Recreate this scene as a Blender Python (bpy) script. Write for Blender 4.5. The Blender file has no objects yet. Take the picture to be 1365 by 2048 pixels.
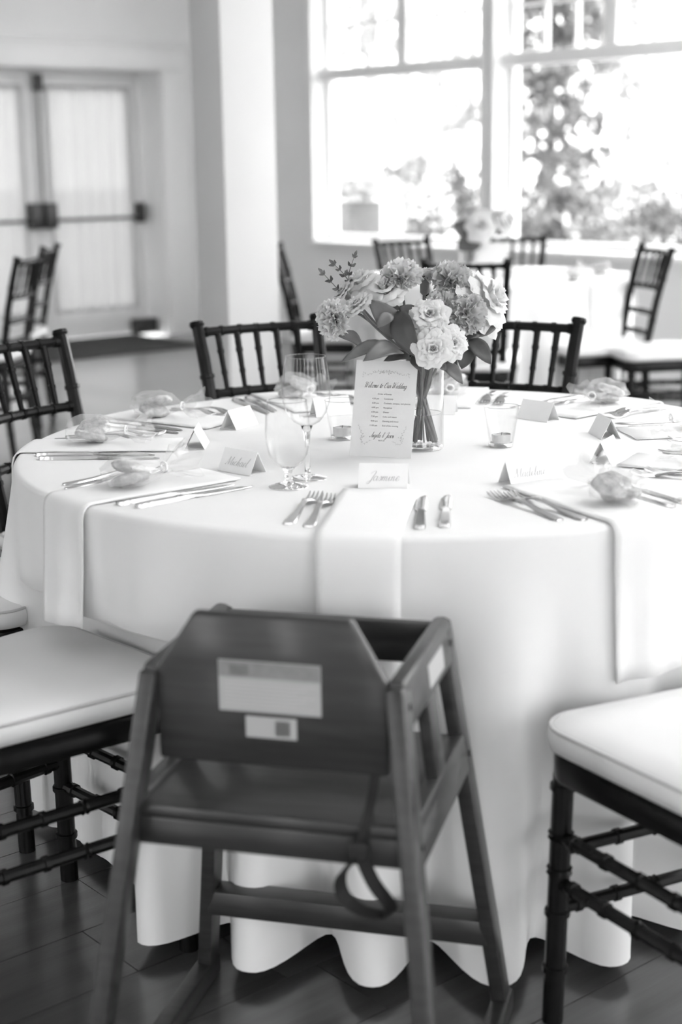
import bpy, bmesh, math, random
from mathutils import Vector, Matrix
random.seed(7)
R = math.radians
sc = bpy.context.scene
COL = sc.collection

# ------------------------------------------------------------------ camera
PITCH, ROLL, CAMZ, FPX = R(12.9), R(-.86), 1.30, 3050.0
fw = Vector((0, math.cos(PITCH), -math.sin(PITCH)))
up = Vector((0, math.sin(PITCH), math.cos(PITCH)))
rt = Vector((1, 0, 0))
cx = rt * math.cos(ROLL) + up * math.sin(ROLL)
cy = -rt * math.sin(ROLL) + up * math.cos(ROLL)
cam = bpy.data.cameras.new('camera')
camo = bpy.data.objects.new('camera', cam)
COL.objects.link(camo)
m = Matrix.Identity(4)
for i in range(3):
    m[i][0], m[i][1], m[i][2] = cx[i], cy[i], -fw[i]
m[2][3] = CAMZ
camo.matrix_world = m
cam.sensor_fit = 'VERTICAL'
cam.sensor_height = 36
cam.sensor_width = 24
cam.lens = FPX / 2048 * 36
cam.clip_end = 300
cam.dof.use_dof = True
cam.dof.focus_distance = 2.93
cam.dof.aperture_fstop = 2.5
cam.dof.aperture_blades = 0
sc.camera = camo

# ------------------------------------------------------------------ world, sun, exposure
world = bpy.data.worlds.new('overcast_sky')
sc.world = world
world.use_nodes = True
bg = world.node_tree.nodes['Background']
bg.inputs[0].default_value = (1, 1, 1, 1)
bg.inputs[1].default_value = 1.0
sun = bpy.data.lights.new('sun', 'SUN')
sun.energy = 1.1
sun.angle = R(1.0)
suno = bpy.data.objects.new('sun', sun)
COL.objects.link(suno)
sd = Vector((-.766, -.643, 0)) * math.cos(R(37)) + Vector((0, 0, -math.sin(R(37))))
suno.rotation_euler = sd.to_track_quat('-Z', 'Y').to_euler()
vs = sc.view_settings
vs.view_transform = 'Standard'
vs.look = 'None'
vs.exposure = 2.85
vs.gamma = 1
vs.use_curve_mapping = False
sc.cycles.transparent_max_bounces = 32

# ------------------------------------------------------------------ helpers
def ray(px, py):
    return fw * FPX + cx * (px - 682.5) - cy * (py - 1024)
def at_y(px, py, y):
    d = ray(px, py); return Vector((0, 0, CAMZ)) + d * (y / d.y)
def at_z(px, py, z):
    d = ray(px, py); return Vector((0, 0, CAMZ)) + d * ((z - CAMZ) / d.z)

MATS = {}
def mat(name, v, rough=.5, spec=.5, var=.06, scale=8.0, stretch=None, bump=0.0, bscale=None, v2=None, metal=0, coat=0, sheen=0, trans=None):
    if name in MATS: return MATS[name]
    ma = bpy.data.materials.new(name); ma.use_nodes = True
    nt = ma.node_tree; p = nt.nodes['Principled BSDF']
    tc = nt.nodes.new('ShaderNodeTexCoord'); mp = nt.nodes.new('ShaderNodeMapping')
    if stretch: mp.inputs['Scale'].default_value = stretch
    nt.links.new(tc.outputs['Object'], mp.inputs['Vector'])
    nz = nt.nodes.new('ShaderNodeTexNoise'); nz.inputs['Scale'].default_value = scale; nz.inputs['Detail'].default_value = 4
    nt.links.new(mp.outputs[0], nz.inputs['Vector'])
    cr = nt.nodes.new('ShaderNodeValToRGB')
    lo = v * (1 - var) if v2 is None else v2
    hi = v * (1 + var) if v2 is None else v
    cr.color_ramp.elements[0].position = .3; cr.color_ramp.elements[1].position = .7
    cr.color_ramp.elements[0].color = (lo, lo, lo, 1); cr.color_ramp.elements[1].color = (hi, hi, hi, 1)
    nt.links.new(nz.outputs['Fac'], cr.inputs[0]); nt.links.new(cr.outputs[0], p.inputs['Base Color'])
    p.inputs['Roughness'].default_value = rough
    p.inputs['Specular IOR Level'].default_value = spec
    p.inputs['Metallic'].default_value = metal
    p.inputs['Coat Weight'].default_value = coat
    p.inputs['Coat Roughness'].default_value = .16
    p.inputs['Sheen Weight'].default_value = sheen
    if bump:
        n2 = nt.nodes.new('ShaderNodeTexNoise'); n2.inputs['Scale'].default_value = bscale or scale * 6
        nt.links.new(mp.outputs[0], n2.inputs['Vector'])
        b = nt.nodes.new('ShaderNodeBump'); b.inputs['Strength'].default_value = bump; b.inputs['Distance'].default_value = .01
        nt.links.new(n2.outputs['Fac'], b.inputs['Height']); nt.links.new(b.outputs[0], p.inputs['Normal'])
    if trans:
        t = nt.nodes.new('ShaderNodeBsdfTranslucent'); t.inputs[0].default_value = (v, v, v, 1)
        mx = nt.nodes.new('ShaderNodeMixShader'); mx.inputs[0].default_value = trans
        out = nt.nodes['Material Output']
        nt.links.new(p.outputs[0], mx.inputs[1]); nt.links.new(t.outputs[0], mx.inputs[2]); nt.links.new(mx.outputs[0], out.inputs[0])
    MATS[name] = ma
    return ma

def glassy(name, tint=.97, refl=1.0, ior=1.45, edge=0.0, rough=0.0):
    """thin clear glass: see-through sheet with Fresnel reflection"""
    if name in MATS: return MATS[name]
    ma = bpy.data.materials.new(name); ma.use_nodes = True
    nt = ma.node_tree; nt.nodes.remove(nt.nodes['Principled BSDF']); out = nt.nodes['Material Output']
    tr = nt.nodes.new('ShaderNodeBsdfTransparent')
    gl = nt.nodes.new('ShaderNodeBsdfGlossy'); gl.inputs['Roughness'].default_value = rough
    gl.inputs[0].default_value = (refl, refl, refl, 1)
    if edge:
        lw = nt.nodes.new('ShaderNodeLayerWeight'); lw.inputs[0].default_value = .25
        cr = nt.nodes.new('ShaderNodeValToRGB')
        cr.color_ramp.elements[0].color = (tint, tint, tint, 1); cr.color_ramp.elements[1].color = (edge, edge, edge, 1)
        cr.color_ramp.elements[0].position = .3
        nt.links.new(lw.outputs['Facing'], cr.inputs[0]); nt.links.new(cr.outputs[0], tr.inputs[0])
    else:
        tr.inputs[0].default_value = (tint, tint, tint, 1)
    l2 = nt.nodes.new('ShaderNodeLayerWeight'); l2.inputs[0].default_value = .5
    pw = nt.nodes.new('ShaderNodeMath'); pw.operation = 'POWER'; pw.inputs[1].default_value = 4.0
    nt.links.new(l2.outputs['Facing'], pw.inputs[0])
    fr = nt.nodes.new('ShaderNodeMath'); fr.operation = 'MULTIPLY_ADD'; fr.inputs[1].default_value = .75; fr.inputs[2].default_value = ((ior - 1) / (ior + 1)) ** 2
    nt.links.new(pw.outputs[0], fr.inputs[0])
    mx = nt.nodes.new('ShaderNodeMixShader')
    nt.links.new(fr.outputs[0], mx.inputs[0]); nt.links.new(tr.outputs[0], mx.inputs[1]); nt.links.new(gl.outputs[0], mx.inputs[2])
    nt.links.new(mx.outputs[0], out.inputs[0])
    MATS[name] = ma
    return ma

def tag(o, label=None, cat=None, group=None, kind=None):
    if label: o['label'] = label
    if cat: o['category'] = cat
    if group: o['group'] = group
    if kind: o['kind'] = kind
    return o
def empty(name, loc=(0, 0, 0), rz=0, label=None, cat=None, group=None, kind=None):
    o = bpy.data.objects.new(name, None); COL.objects.link(o)
    o.location = loc; o.rotation_euler = (0, 0, rz); o.empty_display_size = .05
    return tag(o, label, cat, group, kind)
def put(name, me, parent=None, loc=None, rot=None):
    o = bpy.data.objects.new(name, me); COL.objects.link(o)
    o.parent = parent
    if loc is not None: o.location = loc
    if rot is not None: o.rotation_euler = rot
    return o
def copy_tree(o, parent=None):
    c = o.copy(); COL.objects.link(c); c.parent = parent
    for ch in list(o.children): copy_tree(ch, c)
    return c

class MB:
    def __init__(s): s.v = []; s.f = []; s.uv = None
    def add(s, vs, fs, M=None):
        n = len(s.v)
        s.v += [tuple(M @ Vector(p)) if M is not None else tuple(p) for p in vs]
        s.f += [tuple(i + n for i in f) for f in fs]
        return s
    def box(s, c, d, M=None):
        x, y, z = d[0] / 2, d[1] / 2, d[2] / 2
        vs = [(c[0] + i * x, c[1] + j * y, c[2] + k * z) for k in (-1, 1) for j in (-1, 1) for i in (-1, 1)]
        return s.add(vs, [(0, 2, 3, 1), (4, 5, 7, 6), (0, 1, 5, 4), (1, 3, 7, 5), (3, 2, 6, 7), (2, 0, 4, 6)], M)
    def bx(s, x0, x1, y0, y1, z0, z1, M=None):
        return s.box(((x0 + x1) / 2, (y0 + y1) / 2, (z0 + z1) / 2), (x1 - x0, y1 - y0, z1 - z0), M)
    def bar(s, p0, p1, w, h, upv=(0, 0, 1)):
        """rectangular bar from p0 to p1; w across, h along upv"""
        p0, p1 = Vector(p0), Vector(p1); d = (p1 - p0).normalized()
        x = d.cross(Vector(upv)).normalized(); u = x.cross(d).normalized()
        vs = []
        for p in (p0, p1):
            for a, b in ((-1, -1), (1, -1), (1, 1), (-1, 1)): vs.append(p + x * a * w / 2 + u * b * h / 2)
        return s.add(vs, [(0, 1, 2, 3), (7, 6, 5, 4), (0, 4, 5, 1), (1, 5, 6, 2), (2, 6, 7, 3), (3, 7, 4, 0)])
    def tube(s, pts, rad, n=8, cap=True, flat=1.0):
        pts = [Vector(p) for p in pts]
        if not isinstance(rad, (list, tuple)): rad = [rad] * len(pts)
        t0 = (pts[1] - pts[0]).normalized()
        ref = Vector((0, 0, 1)) if abs(t0.z) < .9 else Vector((1, 0, 0))
        x = t0.cross(ref).normalized()
        vs = []; fs = []
        for i, p in enumerate(pts):
            t = (pts[min(i + 1, len(pts) - 1)] - pts[max(i - 1, 0)]).normalized()
            x = (x - t * x.dot(t)).normalized(); y = t.cross(x)
            for k in range(n):
                a = 2 * math.pi * k / n
                vs.append(p + (x * math.cos(a) + y * math.sin(a) * flat) * rad[i])
        for i in range(len(pts) - 1):
            for k in range(n):
                a, b = i * n + k, i * n + (k + 1) % n
                fs.append((a, b, b + n, a + n))
        if cap:
            fs.append(tuple(range(n - 1, -1, -1))); fs.append(tuple((len(pts) - 1) * n + k for k in range(n)))
        return s.add(vs, fs)
    def lathe(s, prof, n=24, M=None, closed=False):
        vs = []; fs = []
        for r, z in prof:
            for k in range(n):
                a = 2 * math.pi * k / n
                vs.append((r * math.cos(a), r * math.sin(a), z))
        N = len(prof)
        for i in range(N - 1 if not closed else N):
            j = (i + 1) % N
            for k in range(n):
                k2 = (k + 1) % n
                fs.append((i * n + k, i * n + k2, j * n + k2, j * n + k))
        return s.add(vs, fs, M)
    def grid(s, fn, nu, nv, M=None, wrap=False):
        vs = [fn(i / (nu if wrap else nu - 1), j / (nv - 1)) for j in range(nv) for i in range(nu)]
        fs = []
        for j in range(nv - 1):
            for i in range(nu if wrap else nu - 1):
                i2 = (i + 1) % nu
                fs.append((j * nu + i, j * nu + i2, (j + 1) * nu + i2, (j + 1) * nu + i))
        return s.add(vs, fs, M)
    def prism(s, poly, z0, z1, M=None):
        n = len(poly)
        vs = [(p[0], p[1], z0) for p in poly] + [(p[0], p[1], z1) for p in poly]
        fs = [tuple(range(n - 1, -1, -1)), tuple(range(n, 2 * n))] + [(i, (i + 1) % n, (i + 1) % n + n, i + n) for i in range(n)]
        return s.add(vs, fs, M)
    def mesh(s, name, ma, smooth=False, bevel=0, seg=2, clean=False, angle=None):
        me = bpy.data.meshes.new(name)
        me.from_pydata(s.v, [], s.f)
        if bevel or clean:
            bm = bmesh.new(); bm.from_mesh(me)
            if clean: bmesh.ops.remove_doubles(bm, verts=bm.verts, dist=1e-5)
            bmesh.ops.recalc_face_normals(bm, faces=bm.faces)
            if bevel:
                es = [e for e in bm.edges if len(e.link_faces) == 2 and e.calc_face_angle(0) > .5]
                bmesh.ops.bevel(bm, geom=es, offset=bevel, segments=seg, affect='EDGES', profile=.5, clamp_overlap=True)
            bm.to_mesh(me); bm.free()
        me.materials.append(ma)
        if smooth or bevel:
            me.polygons.foreach_set('use_smooth', [True] * len(me.polygons))
            if not smooth or angle:
                me.set_sharp_from_angle(angle=angle or R(40))
        me.update()
        return me
    def build(s, name, ma, parent=None, loc=None, rot=None, **k):
        return put(name, s.mesh(name, ma, **k), parent, loc, rot)

# ------------------------------------------------------------------ materials
WALL = mat('wall_paint', .86, .55, .3, .02, 3, bump=.03, bscale=60)
TRIM = mat('trim_paint', .9, .4, .4, .02, 3)
CEIL = mat('ceiling_paint', .9, .8, .2, .02)
COLUMN = mat('column_paint', .68, .5, .3, .02, 3)
DOORM = mat('door_paint', .74, .45, .4, .02, 3)
DARKMETAL = mat('dark_hardware', .05, .4, .5, .1, metal=.6)
MAT_RUG = mat('entrance_mat_fibre', .07, .95, .1, .2, 60, bump=.3)
CLOTH = mat('tablecloth_linen', .83, .85, .2, .015, 5, bump=.05, bscale=700)
NAPK = mat('napkin_linen', .86, .85, .2, .015, 5, bump=.05, bscale=900)
BLACK = mat('chair_lacquer', .008, .22, .18, .2, 30)
CUSH = mat('cushion_vinyl', .82, .5, .35, .02, 6)
PIPING = mat('cushion_piping', .6, .5, .35, .02, 6)
HCWOOD = mat('highchair_wood', .038, .36, .35, .2, 3.0, stretch=(3, 30, 30), v2=.022, coat=.3)
STICKER = mat('sticker_paper', .42, .5, .4, .02)
STICKG = mat('sticker_grey_print', .24, .5, .4, .1, 90)
INK = mat('printed_ink', .09, .6, .2, .05)
INKL = mat('printed_ink_pale', .45, .6, .2, .05)
PENCIL = mat('pen_ink', .38, .6, .2, .05)
CARD = mat('card_stock', .70, .7, .2, .015, 40)
TENT = mat('place_card_stock', .84, .7, .2, .015, 40)
STEEL = mat('cutlery_steel', .62, .22, .5, .04, 30, metal=1)
GLASS = glassy('clear_glass', .99, 1.0, 1.38, edge=.55)
RIM = glassy('glass_edge', .8, 1.0, 1.8, edge=.5)
PANE = glassy('window_glass', .97, 1.0, 1.3)
WATER = glassy('water', .97, 1.0, 1.2, edge=.75)
def solid_glass():
    ma = bpy.data.materials.new('solid_glass'); ma.use_nodes = True
    nt = ma.node_tree; nt.nodes.remove(nt.nodes['Principled BSDF'])
    g = nt.nodes.new('ShaderNodeBsdfGlass'); g.inputs['IOR'].default_value = 1.46; g.inputs['Roughness'].default_value = 0
    nt.links.new(g.outputs[0], nt.nodes['Material Output'].inputs[0])
    return ma
SOLID = solid_glass()
WAX = mat('tealight_wax', .8, .4, .4, .02)
TIN = mat('tealight_tin', .6, .3, .5, .04, metal=1)
PETAL = mat('petal_white', .74, .6, .2, .05, 25, trans=.22)
PETALG = mat('petal_dusky', .60, .6, .2, .10, 40, trans=.25)
PETALM = mat('petal_pale', .70, .6, .2, .06, 40, trans=.3)
STAMEN = mat('stamen', .3, .7, .2, .2, 200)
LEAF = mat('bouquet_leaf', .17, .4, .4, .15, 30, trans=.2)
LEAFD = mat('bouquet_leaf_dark', .085, .4, .4, .15, 30, trans=.15)
STEM = mat('flower_stem', .15, .5, .4, .15, 40)
COOKIE = mat('cookie_crumb', .62, .9, .2, .25, 60, v2=.30, bump=.5, bscale=120)
SHEER = None
BARKLT = mat('pale_bark', .5, .9, .2, .2, 12)
BARK = mat('bark', .12, .9, .2, .2, 12)
STRAP = mat('nylon_strap', .02, .6, .3, .1, 200)

def cello():
    ma = bpy.data.materials.new('cellophane'); ma.use_nodes = True
    nt = ma.node_tree; nt.nodes.remove(nt.nodes['Principled BSDF']); out = nt.nodes['Material Output']
    tr = nt.nodes.new('ShaderNodeBsdfTransparent'); tr.inputs[0].default_value = (.98, .98, .98, 1)
    df = nt.nodes.new('ShaderNodeBsdfDiffuse'); df.inputs[0].default_value = (.9, .9, .9, 1)
    gl = nt.nodes.new('ShaderNodeBsdfGlossy'); gl.inputs['Roughness'].default_value = .15
    a = nt.nodes.new('ShaderNodeMixShader'); a.inputs[0].default_value = .16
    b = nt.nodes.new('ShaderNodeMixShader'); b.inputs[0].default_value = .07
    nt.links.new(tr.outputs[0], a.inputs[1]); nt.links.new(df.outputs[0], a.inputs[2])
    nt.links.new(a.outputs[0], b.inputs[1]); nt.links.new(gl.outputs[0], b.inputs[2]); nt.links.new(b.outputs[0], out.inputs[0])
    return ma
CELLO = cello()
def sheer():
    ma = bpy.data.materials.new('sheer_curtain'); ma.use_nodes = True
    nt = ma.node_tree; nt.nodes.remove(nt.nodes['Principled BSDF']); out = nt.nodes['Material Output']
    tr = nt.nodes.new('ShaderNodeBsdfTransparent'); tr.inputs[0].default_value = (1, 1, 1, 1)
    df = nt.nodes.new('ShaderNodeBsdfDiffuse'); df.inputs[0].default_value = (.8, .8, .8, 1)
    tl = nt.nodes.new('ShaderNodeBsdfTranslucent'); tl.inputs[0].default_value = (.17, .17, .17, 1)
    a = nt.nodes.new('ShaderNodeMixShader'); a.inputs[0].default_value = .5
    b = nt.nodes.new('ShaderNodeMixShader'); b.inputs[0].default_value = .965
    nt.links.new(df.outputs[0], a.inputs[1]); nt.links.new(tl.outputs[0], a.inputs[2])
    nt.links.new(tr.outputs[0], b.inputs[1]); nt.links.new(a.outputs[0], b.inputs[2]); nt.links.new(b.outputs[0], out.inputs[0])
    return ma
SHEER = sheer()

# ------------------------------------------------------------------ room shell (local x = along door wall, y = along window wall)
RZ = R(40)
CA, SA = math.cos(RZ), math.sin(RZ)
def w2l(p): return (p[0] * CA + p[1] * SA, -p[0] * SA + p[1] * CA)
def l2w(a, b, z=0): return Vector((a * CA - b * SA, a * SA + b * CA, z))
A1, B1 = 7.112, 10.035          # window wall inner face, door wall inner face
A0, B0 = -5.0, -3.0             # far left wall, wall behind the camera
CH = 4.2
ROT = (0, 0, RZ)
def struct(mb, name, ma, label, cat, parent=None, **k):
    o = mb.build(name, ma, parent, rot=None if parent else ROT, **k)
    if not parent: tag(o, label, cat, kind='structure')
    return o

# floor: dark boards; the near ones are laid one by one
def floor_mat(name, boards):
    ma = mat(name, .10, .30, .5, .15, 2.2, stretch=(1.2, 14, 14), coat=1.0, v2=.055, bump=.04, bscale=20)
    nt = ma.node_tree; p = nt.nodes['Principled BSDF']
    cr = [n for n in nt.nodes if n.type == 'VALTORGB'][0]
    if boards:
        tc = [n for n in nt.nodes if n.type == 'TEX_COORD'][0]
        br = nt.nodes.new('ShaderNodeTexBrick'); br.offset = .37
        br.inputs['Color1'].default_value = (1, 1, 1, 1); br.inputs['Color2'].default_value = (.78, .78, .78, 1); br.inputs['Mortar'].default_value = (.3, .3, .3, 1)
        br.inputs['Scale'].default_value = 1; br.inputs['Mortar Size'].default_value = .002
        br.inputs['Brick Width'].default_value = 1.5; br.inputs['Row Height'].default_value = .18
        nt.links.new(tc.outputs['Object'], br.inputs['Vector'])
        mx = nt.nodes.new('ShaderNodeMix'); mx.data_type = 'RGBA'; mx.blend_type = 'MULTIPLY'; mx.inputs[0].default_value = 1
        nt.links.new(cr.outputs[0], mx.inputs[6]); nt.links.new(br.outputs[0], mx.inputs[7]); nt.links.new(mx.outputs[2], p.inputs['Base Color'])
    else:
        oi = nt.nodes.new('ShaderNodeObjectInfo')
        mr = nt.nodes.new('ShaderNodeMapRange'); mr.inputs[3].default_value = .75; mr.inputs[4].default_value = 1.12
        nt.links.new(oi.outputs['Random'], mr.inputs[0])
        mx = nt.nodes.new('ShaderNodeMix'); mx.data_type = 'RGBA'; mx.blend_type = 'MULTIPLY'; mx.inputs[0].default_value = 1
        nt.links.new(cr.outputs[0], mx.inputs[6]); nt.links.new(mr.outputs[0], mx.inputs[7]); nt.links.new(mx.outputs[2], p.inputs['Base Color'])
        tc = [n for n in nt.nodes if n.type == 'TEX_COORD'][0]; mp = [n for n in nt.nodes if n.type == 'MAPPING'][0]
        ad = nt.nodes.new('ShaderNodeVectorMath'); ad.operation = 'MULTIPLY_ADD'; ad.inputs[1].default_value = (37, 11, 5)
        nt.links.new(oi.outputs['Random'], ad.inputs[0]); nt.links.new(tc.outputs['Object'], ad.inputs[2]); nt.links.new(ad.outputs[0], mp.inputs['Vector'])
    return ma
FLB = floor_mat('floor_boards_far', True)
FLP = floor_mat('floor_plank_wood', False)
PX0, PX1, PY0, PY1 = -.6, 5.4, .72, 5.4      # area laid with single planks (room axes)
fm = MB()
for x0, x1, y0, y1 in ((A0, PX0, B0, B1), (PX1, A1 + .2, B0, B1), (PX0, PX1, B0, PY0), (PX0, PX1, PY1, B1)):
    fm.bx(x0, x1, y0, y1, -.1, 0)
fm.bx(PX0, PX1, PY0, PY1, -.1, -.012)
floor = struct(fm, 'floor', FLB, 'dark grey wood plank floor of the reception hall', 'floor')
PL, PW = 1.5, .18
pm = MB().bx(0.001, PL - .001, .001, PW - .001, -.012, 0).mesh('plank', FLP, bevel=0)
ny = int(round((PY1 - PY0) / PW))
for j in range(ny):
    off = random.uniform(0, PL)
    x = PX0 - off
    while x < PX1 - .001:
        a, b = max(x, PX0), min(x + PL, PX1)
        if b - a > .05:
            o = put('plank', pm, floor, loc=(a, PY0 + j * PW, random.uniform(-.0006, 0)))
            o.scale = ((b - a) / PL, 1, 1)
        x += PL
cm_ = MB(); KX0, KX1, KY0, KY1 = 3.4, 5.8, -2.7, 2.9       # out-of-view skylight opening, added to bring top light onto the tables
cm_.bx(A0, KX0, B0, B1 + .6, CH, CH + .15); cm_.bx(KX1, A1 + .2, B0, B1 + .6, CH, CH + .15)
cm_.bx(KX0, KX1, B0, KY0, CH, CH + .15); cm_.bx(KX0, KX1, KY1, B1 + .6, CH, CH + .15)
for q in (1, 2):
    x = KX0 + (KX1 - KX0) * q / 3; cm_.bx(x - .06, x + .06, KY0, KY1, CH, CH + .15)
struct(cm_, 'ceiling', CEIL, 'white painted ceiling with a long skylight added for top light', 'ceiling')

# window wall: openings 1.67 wide, piers .13
OW, PER, Y0W = 1.67, 1.80, 6.435 + .60
SILL, HEAD = .75, 2.56
NW = 6
wm = MB()
wm.bx(A1, A1 + .22, B0, B1 + .2, 0, SILL)
wm.bx(A1, A1 + .22, B0, B1 + .2, HEAD, CH)
wm.bx(A1, A1 + .22, Y0W + OW, B1 + .2, SILL, HEAD)
for k in range(NW):
    y = Y0W - PER * k
    wm.bx(A1, A1 + .22, (y - (PER - OW)) if k < NW - 1 else B0, y, SILL, HEAD)
struct(wm, 'wall_right', WALL, 'white wall with a row of tall windows behind the far table', 'wall')
struct(MB().bx(A1 - .018, A1, B0, B1, 0, .14), 'baseboard_right', TRIM, 'white baseboard under the windows', 'baseboard', bevel=.004)
for k in range(NW):
    y0 = Y0W - PER * k; y1 = y0 + OW
    w = empty('window_%d' % (k + 1), rz=RZ, kind='structure')
    names = ['left window with six-light transoms above a large pane', 'second window from the left, beside the dark conifer']
    tag(w, names[k] if k < 2 else 'tall white window, %s from the far corner' % ('third', 'fourth', 'fifth', 'sixth')[k - 2], 'window')
    e0, e1 = A1 + .11, A1 + .17
    f = MB()
    f.bx(e0, e1, y0, y0 + .04, SILL, HEAD); f.bx(e0, e1, y1 - .04, y1, SILL, HEAD)
    f.bx(e0, e1, y0 + .04, y1 - .04, SILL, SILL + .05); f.bx(e0, e1, y0 + .04, y1 - .04, HEAD - .05, HEAD)
    f.build('frame', TRIM, w)
    MB().bx(A1 + .05, e1, y0, y1, 1.868, 1.948).build('transom_bar', TRIM, w, bevel=.004)
    ym = (y0 + y1) / 2
    MB().bx(A1 + .08, e1, ym - .05, ym + .05, 1.948, HEAD - .05).build('mullion', TRIM, w, bevel=.004)
    MB().bx(A1 - .05, A1 + .11, y0 - .03, y1 + .03, SILL - .035, SILL + .004).build('sill', TRIM, w, bevel=.006)
    c = MB()
    c.bx(A1 - .022, A1, y0 - .055, y0 - .004, SILL, HEAD); c.bx(A1 - .022, A1, y1 + .004, y1 + .055, SILL, HEAD); c.bx(A1 - .022, A1, y0 - .055, y1 + .055, HEAD, HEAD + .1)
    c.build('casing', TRIM, w, bevel=.003)
    MB().bx(A1 + .138, A1 + .144, y0 + .04, y1 - .04, SILL + .05, 1.868).build('pane', PANE, w)
    for (ya, yb) in ((y0 + .04, ym - .05), (ym + .05, y1 - .04)):
        wd = (yb - ya) / 3
        for q in (1, 2):
            MB().bx(A1 + .12, A1 + .16, ya + wd * q - .01, ya + wd * q + .01, 1.948, HEAD - .05).build('muntin', TRIM, w)
        MB().bx(A1 + .121, A1 + .159, ya, yb, 2.226, 2.246).build('muntin', TRIM, w)
        for q in range(3):
            for z0, z1 in ((1.948, 2.226), (2.246, HEAD - .05)):
                MB().bx(A1 + .138, A1 + .144, ya + wd * q + (.01 if q else 0), ya + wd * (q + 1) - (.01 if q < 2 else 0), z0, z1).build('pane', PANE, w)

# door wall: double door recessed .28
DX1 = A1 - .425; DX0 = DX1 - 1.87; DH = 1.995; RE = .28
dm = MB()
dm.bx(A0, DX0, B1, B1 + .34, 0, CH); dm.bx(DX1, A1, B1, B1 + .34, 0, CH); dm.bx(DX0, DX1, B1, B1 + .34, DH, CH)
struct(dm, 'wall_back', WALL, 'white wall with the recessed double doors', 'wall')
tm = MB()
tm.bx(DX1 + .005, DX1 + .225, B1 - .03, B1, 0, DH); tm.bx(DX0 - .225, DX0 - .005, B1 - .03, B1, 0, DH); tm.bx(DX0 - .225, DX1 + .225, B1 - .032, B1, DH + .004, DH + .175)
tm.bx(DX0 - .25, DX1 + .25, B1 - .05, B1, DH + .175, DH + .2)
struct(tm, 'trim_1', TRIM, 'wide white casing round the double doors', 'trim', bevel=.004)
YD = B1 + RE
for k, (xa, xb, hinge) in enumerate(((DX0 + .01, (DX0 + DX1) / 2 - .003, 0), ((DX0 + DX1) / 2 + .003, DX1 - .01, 1))):
    d = empty('door_%d' % (k + 1), rz=RZ, kind='structure')
    tag(d, ['left leaf of the curtained glass double doors', 'right leaf of the curtained glass double doors'][k], 'door')
    st = .125; GB, GT = .24, 1.86
    f = MB(); f.bx(xa, xa + st, YD, YD + .045, .005, DH); f.bx(xb - st, xb, YD, YD + .045, .005, DH)
    f.bx(xa + st, xb - st, YD, YD + .045, .01, GB); f.bx(xa + st, xb - st, YD, YD + .045, GT, DH)
    f.build('door_frame', DOORM, d, bevel=.003)
    MB().bx(xa + st, xb - st, YD + .02, YD + .026, GB, GT).build('pane', PANE, d)
    ph = random.uniform(0, 6)
    def cur(u, v, xa=xa, xb=xb, ph=ph, st=st):
        x = xa + st - .03 + u * (xb - xa - 2 * st + .06)
        wv = math.sin(u * 46 + ph) + .7 * math.sin(u * 27 + 2 * ph) + .5 * math.sin(u * 88 + ph)
        return (x, YD - .022 + .008 * wv, GB - .03 + v * (GT - GB + .06))
    MB().grid(cur, 120, 3).build('curtain', SHEER, d, smooth=True)
    MB().bx(xa + st - .04, xb - st + .04, YD - .026, YD - .018, GT + .035, GT + .05).build('curtain_rod', TRIM, d)
    # panic hardware
    zb = .91
    MB().tube([(xa + .05, YD - .075, zb), (xb - .05, YD - .075, zb)], .013, 8).build('push_bar', DARKMETAL, d, smooth=True, angle=R(40))
    hx = xb - .06 if k == 0 else xa + .06
    MB().bx(hx - .05, hx + .05, YD - .095, YD - .001, zb - .06, zb + .13).build('latch_case', DARKMETAL, d, bevel=.008)
    ox = xa + .06 if k == 0 else xb - .06
    MB().bx(ox - .022, ox + .022, YD - .09, YD - .001, zb - .04, zb + .11).build('bar_bracket', DARKMETAL, d, bevel=.006)
    if k == 1:
        MB().tube([(xa + .03, YD - .03, zb + .12), (xa + .03, YD - .03, DH - .12)], .010, 6).build('vertical_rod', mat('satin_rod', .25, .4, .5, .05, metal=.7), d, smooth=True, angle=R(40))
        MB().bx(xa + .0, xa + .06, YD - .06, YD - .001, DH - .15, DH - .03).build('top_latch', DARKMETAL, d, bevel=.006)
# walls outside the frame: left end wall (its openings added for fill light), and a wall of tall openings behind the camera
bm_ = MB(); bm_.bx(A0 - .2, A0, B0, B1 + .2, 0, .45); bm_.bx(A0 - .2, A0, B0, B1 + .2, 3.2, CH)
y = B0
while y < B1:
    bm_.bx(A0 - .2, A0, y, min(y + 1.7, B1 + .2), .45, 3.2); y += 2.4
struct(bm_, 'wall_left', WALL, 'white wall closing the hall on the left, tall openings added for fill light', 'wall')
bm_ = MB()
bm_.bx(A0 - .2, A1 + .22, B0 - .2, B0, 2.8, CH); bm_.bx(A0 - .2, A1 + .22, B0 - .2, B0, 0, .45)
x = A0 - .2
while x < A1:
    x1 = min(x + 1.35, A1 + .22); bm_.bx(x, x1, B0 - .2, B0, .45, 2.8); x += 2.4
struct(bm_, 'wall_front', WALL, 'wall of tall open windows behind the camera', 'wall')
mt = MB().bx(DX0 - .1, A1 - .62, 9.22, YD - .03, 0, .012).build('entrance_mat', MAT_RUG, rot=ROT, bevel=.004)
tag(mt, 'dark grey rectangular mat in front of the double doors', 'mat')
bxx = MB().bx(DX1 - .21, DX1 - .02, B1 + .12, YD - .05, .0125, .13).build('door_stop_box', DARKMETAL, rot=ROT, bevel=.01)
tag(bxx, 'low dark box on the mat at the right foot of the doors', 'box')

# column
pc = at_y(448.5, 325, 6.6)
la, lb = w2l(pc)
cw, cd = .278, .222
co = MB().bx(la, la + cw, lb, lb + cd, 0, CH).build('column', COLUMN, rot=ROT, bevel=.004)
tag(co, 'square white column standing left of the windows', 'column', kind='structure')

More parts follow.
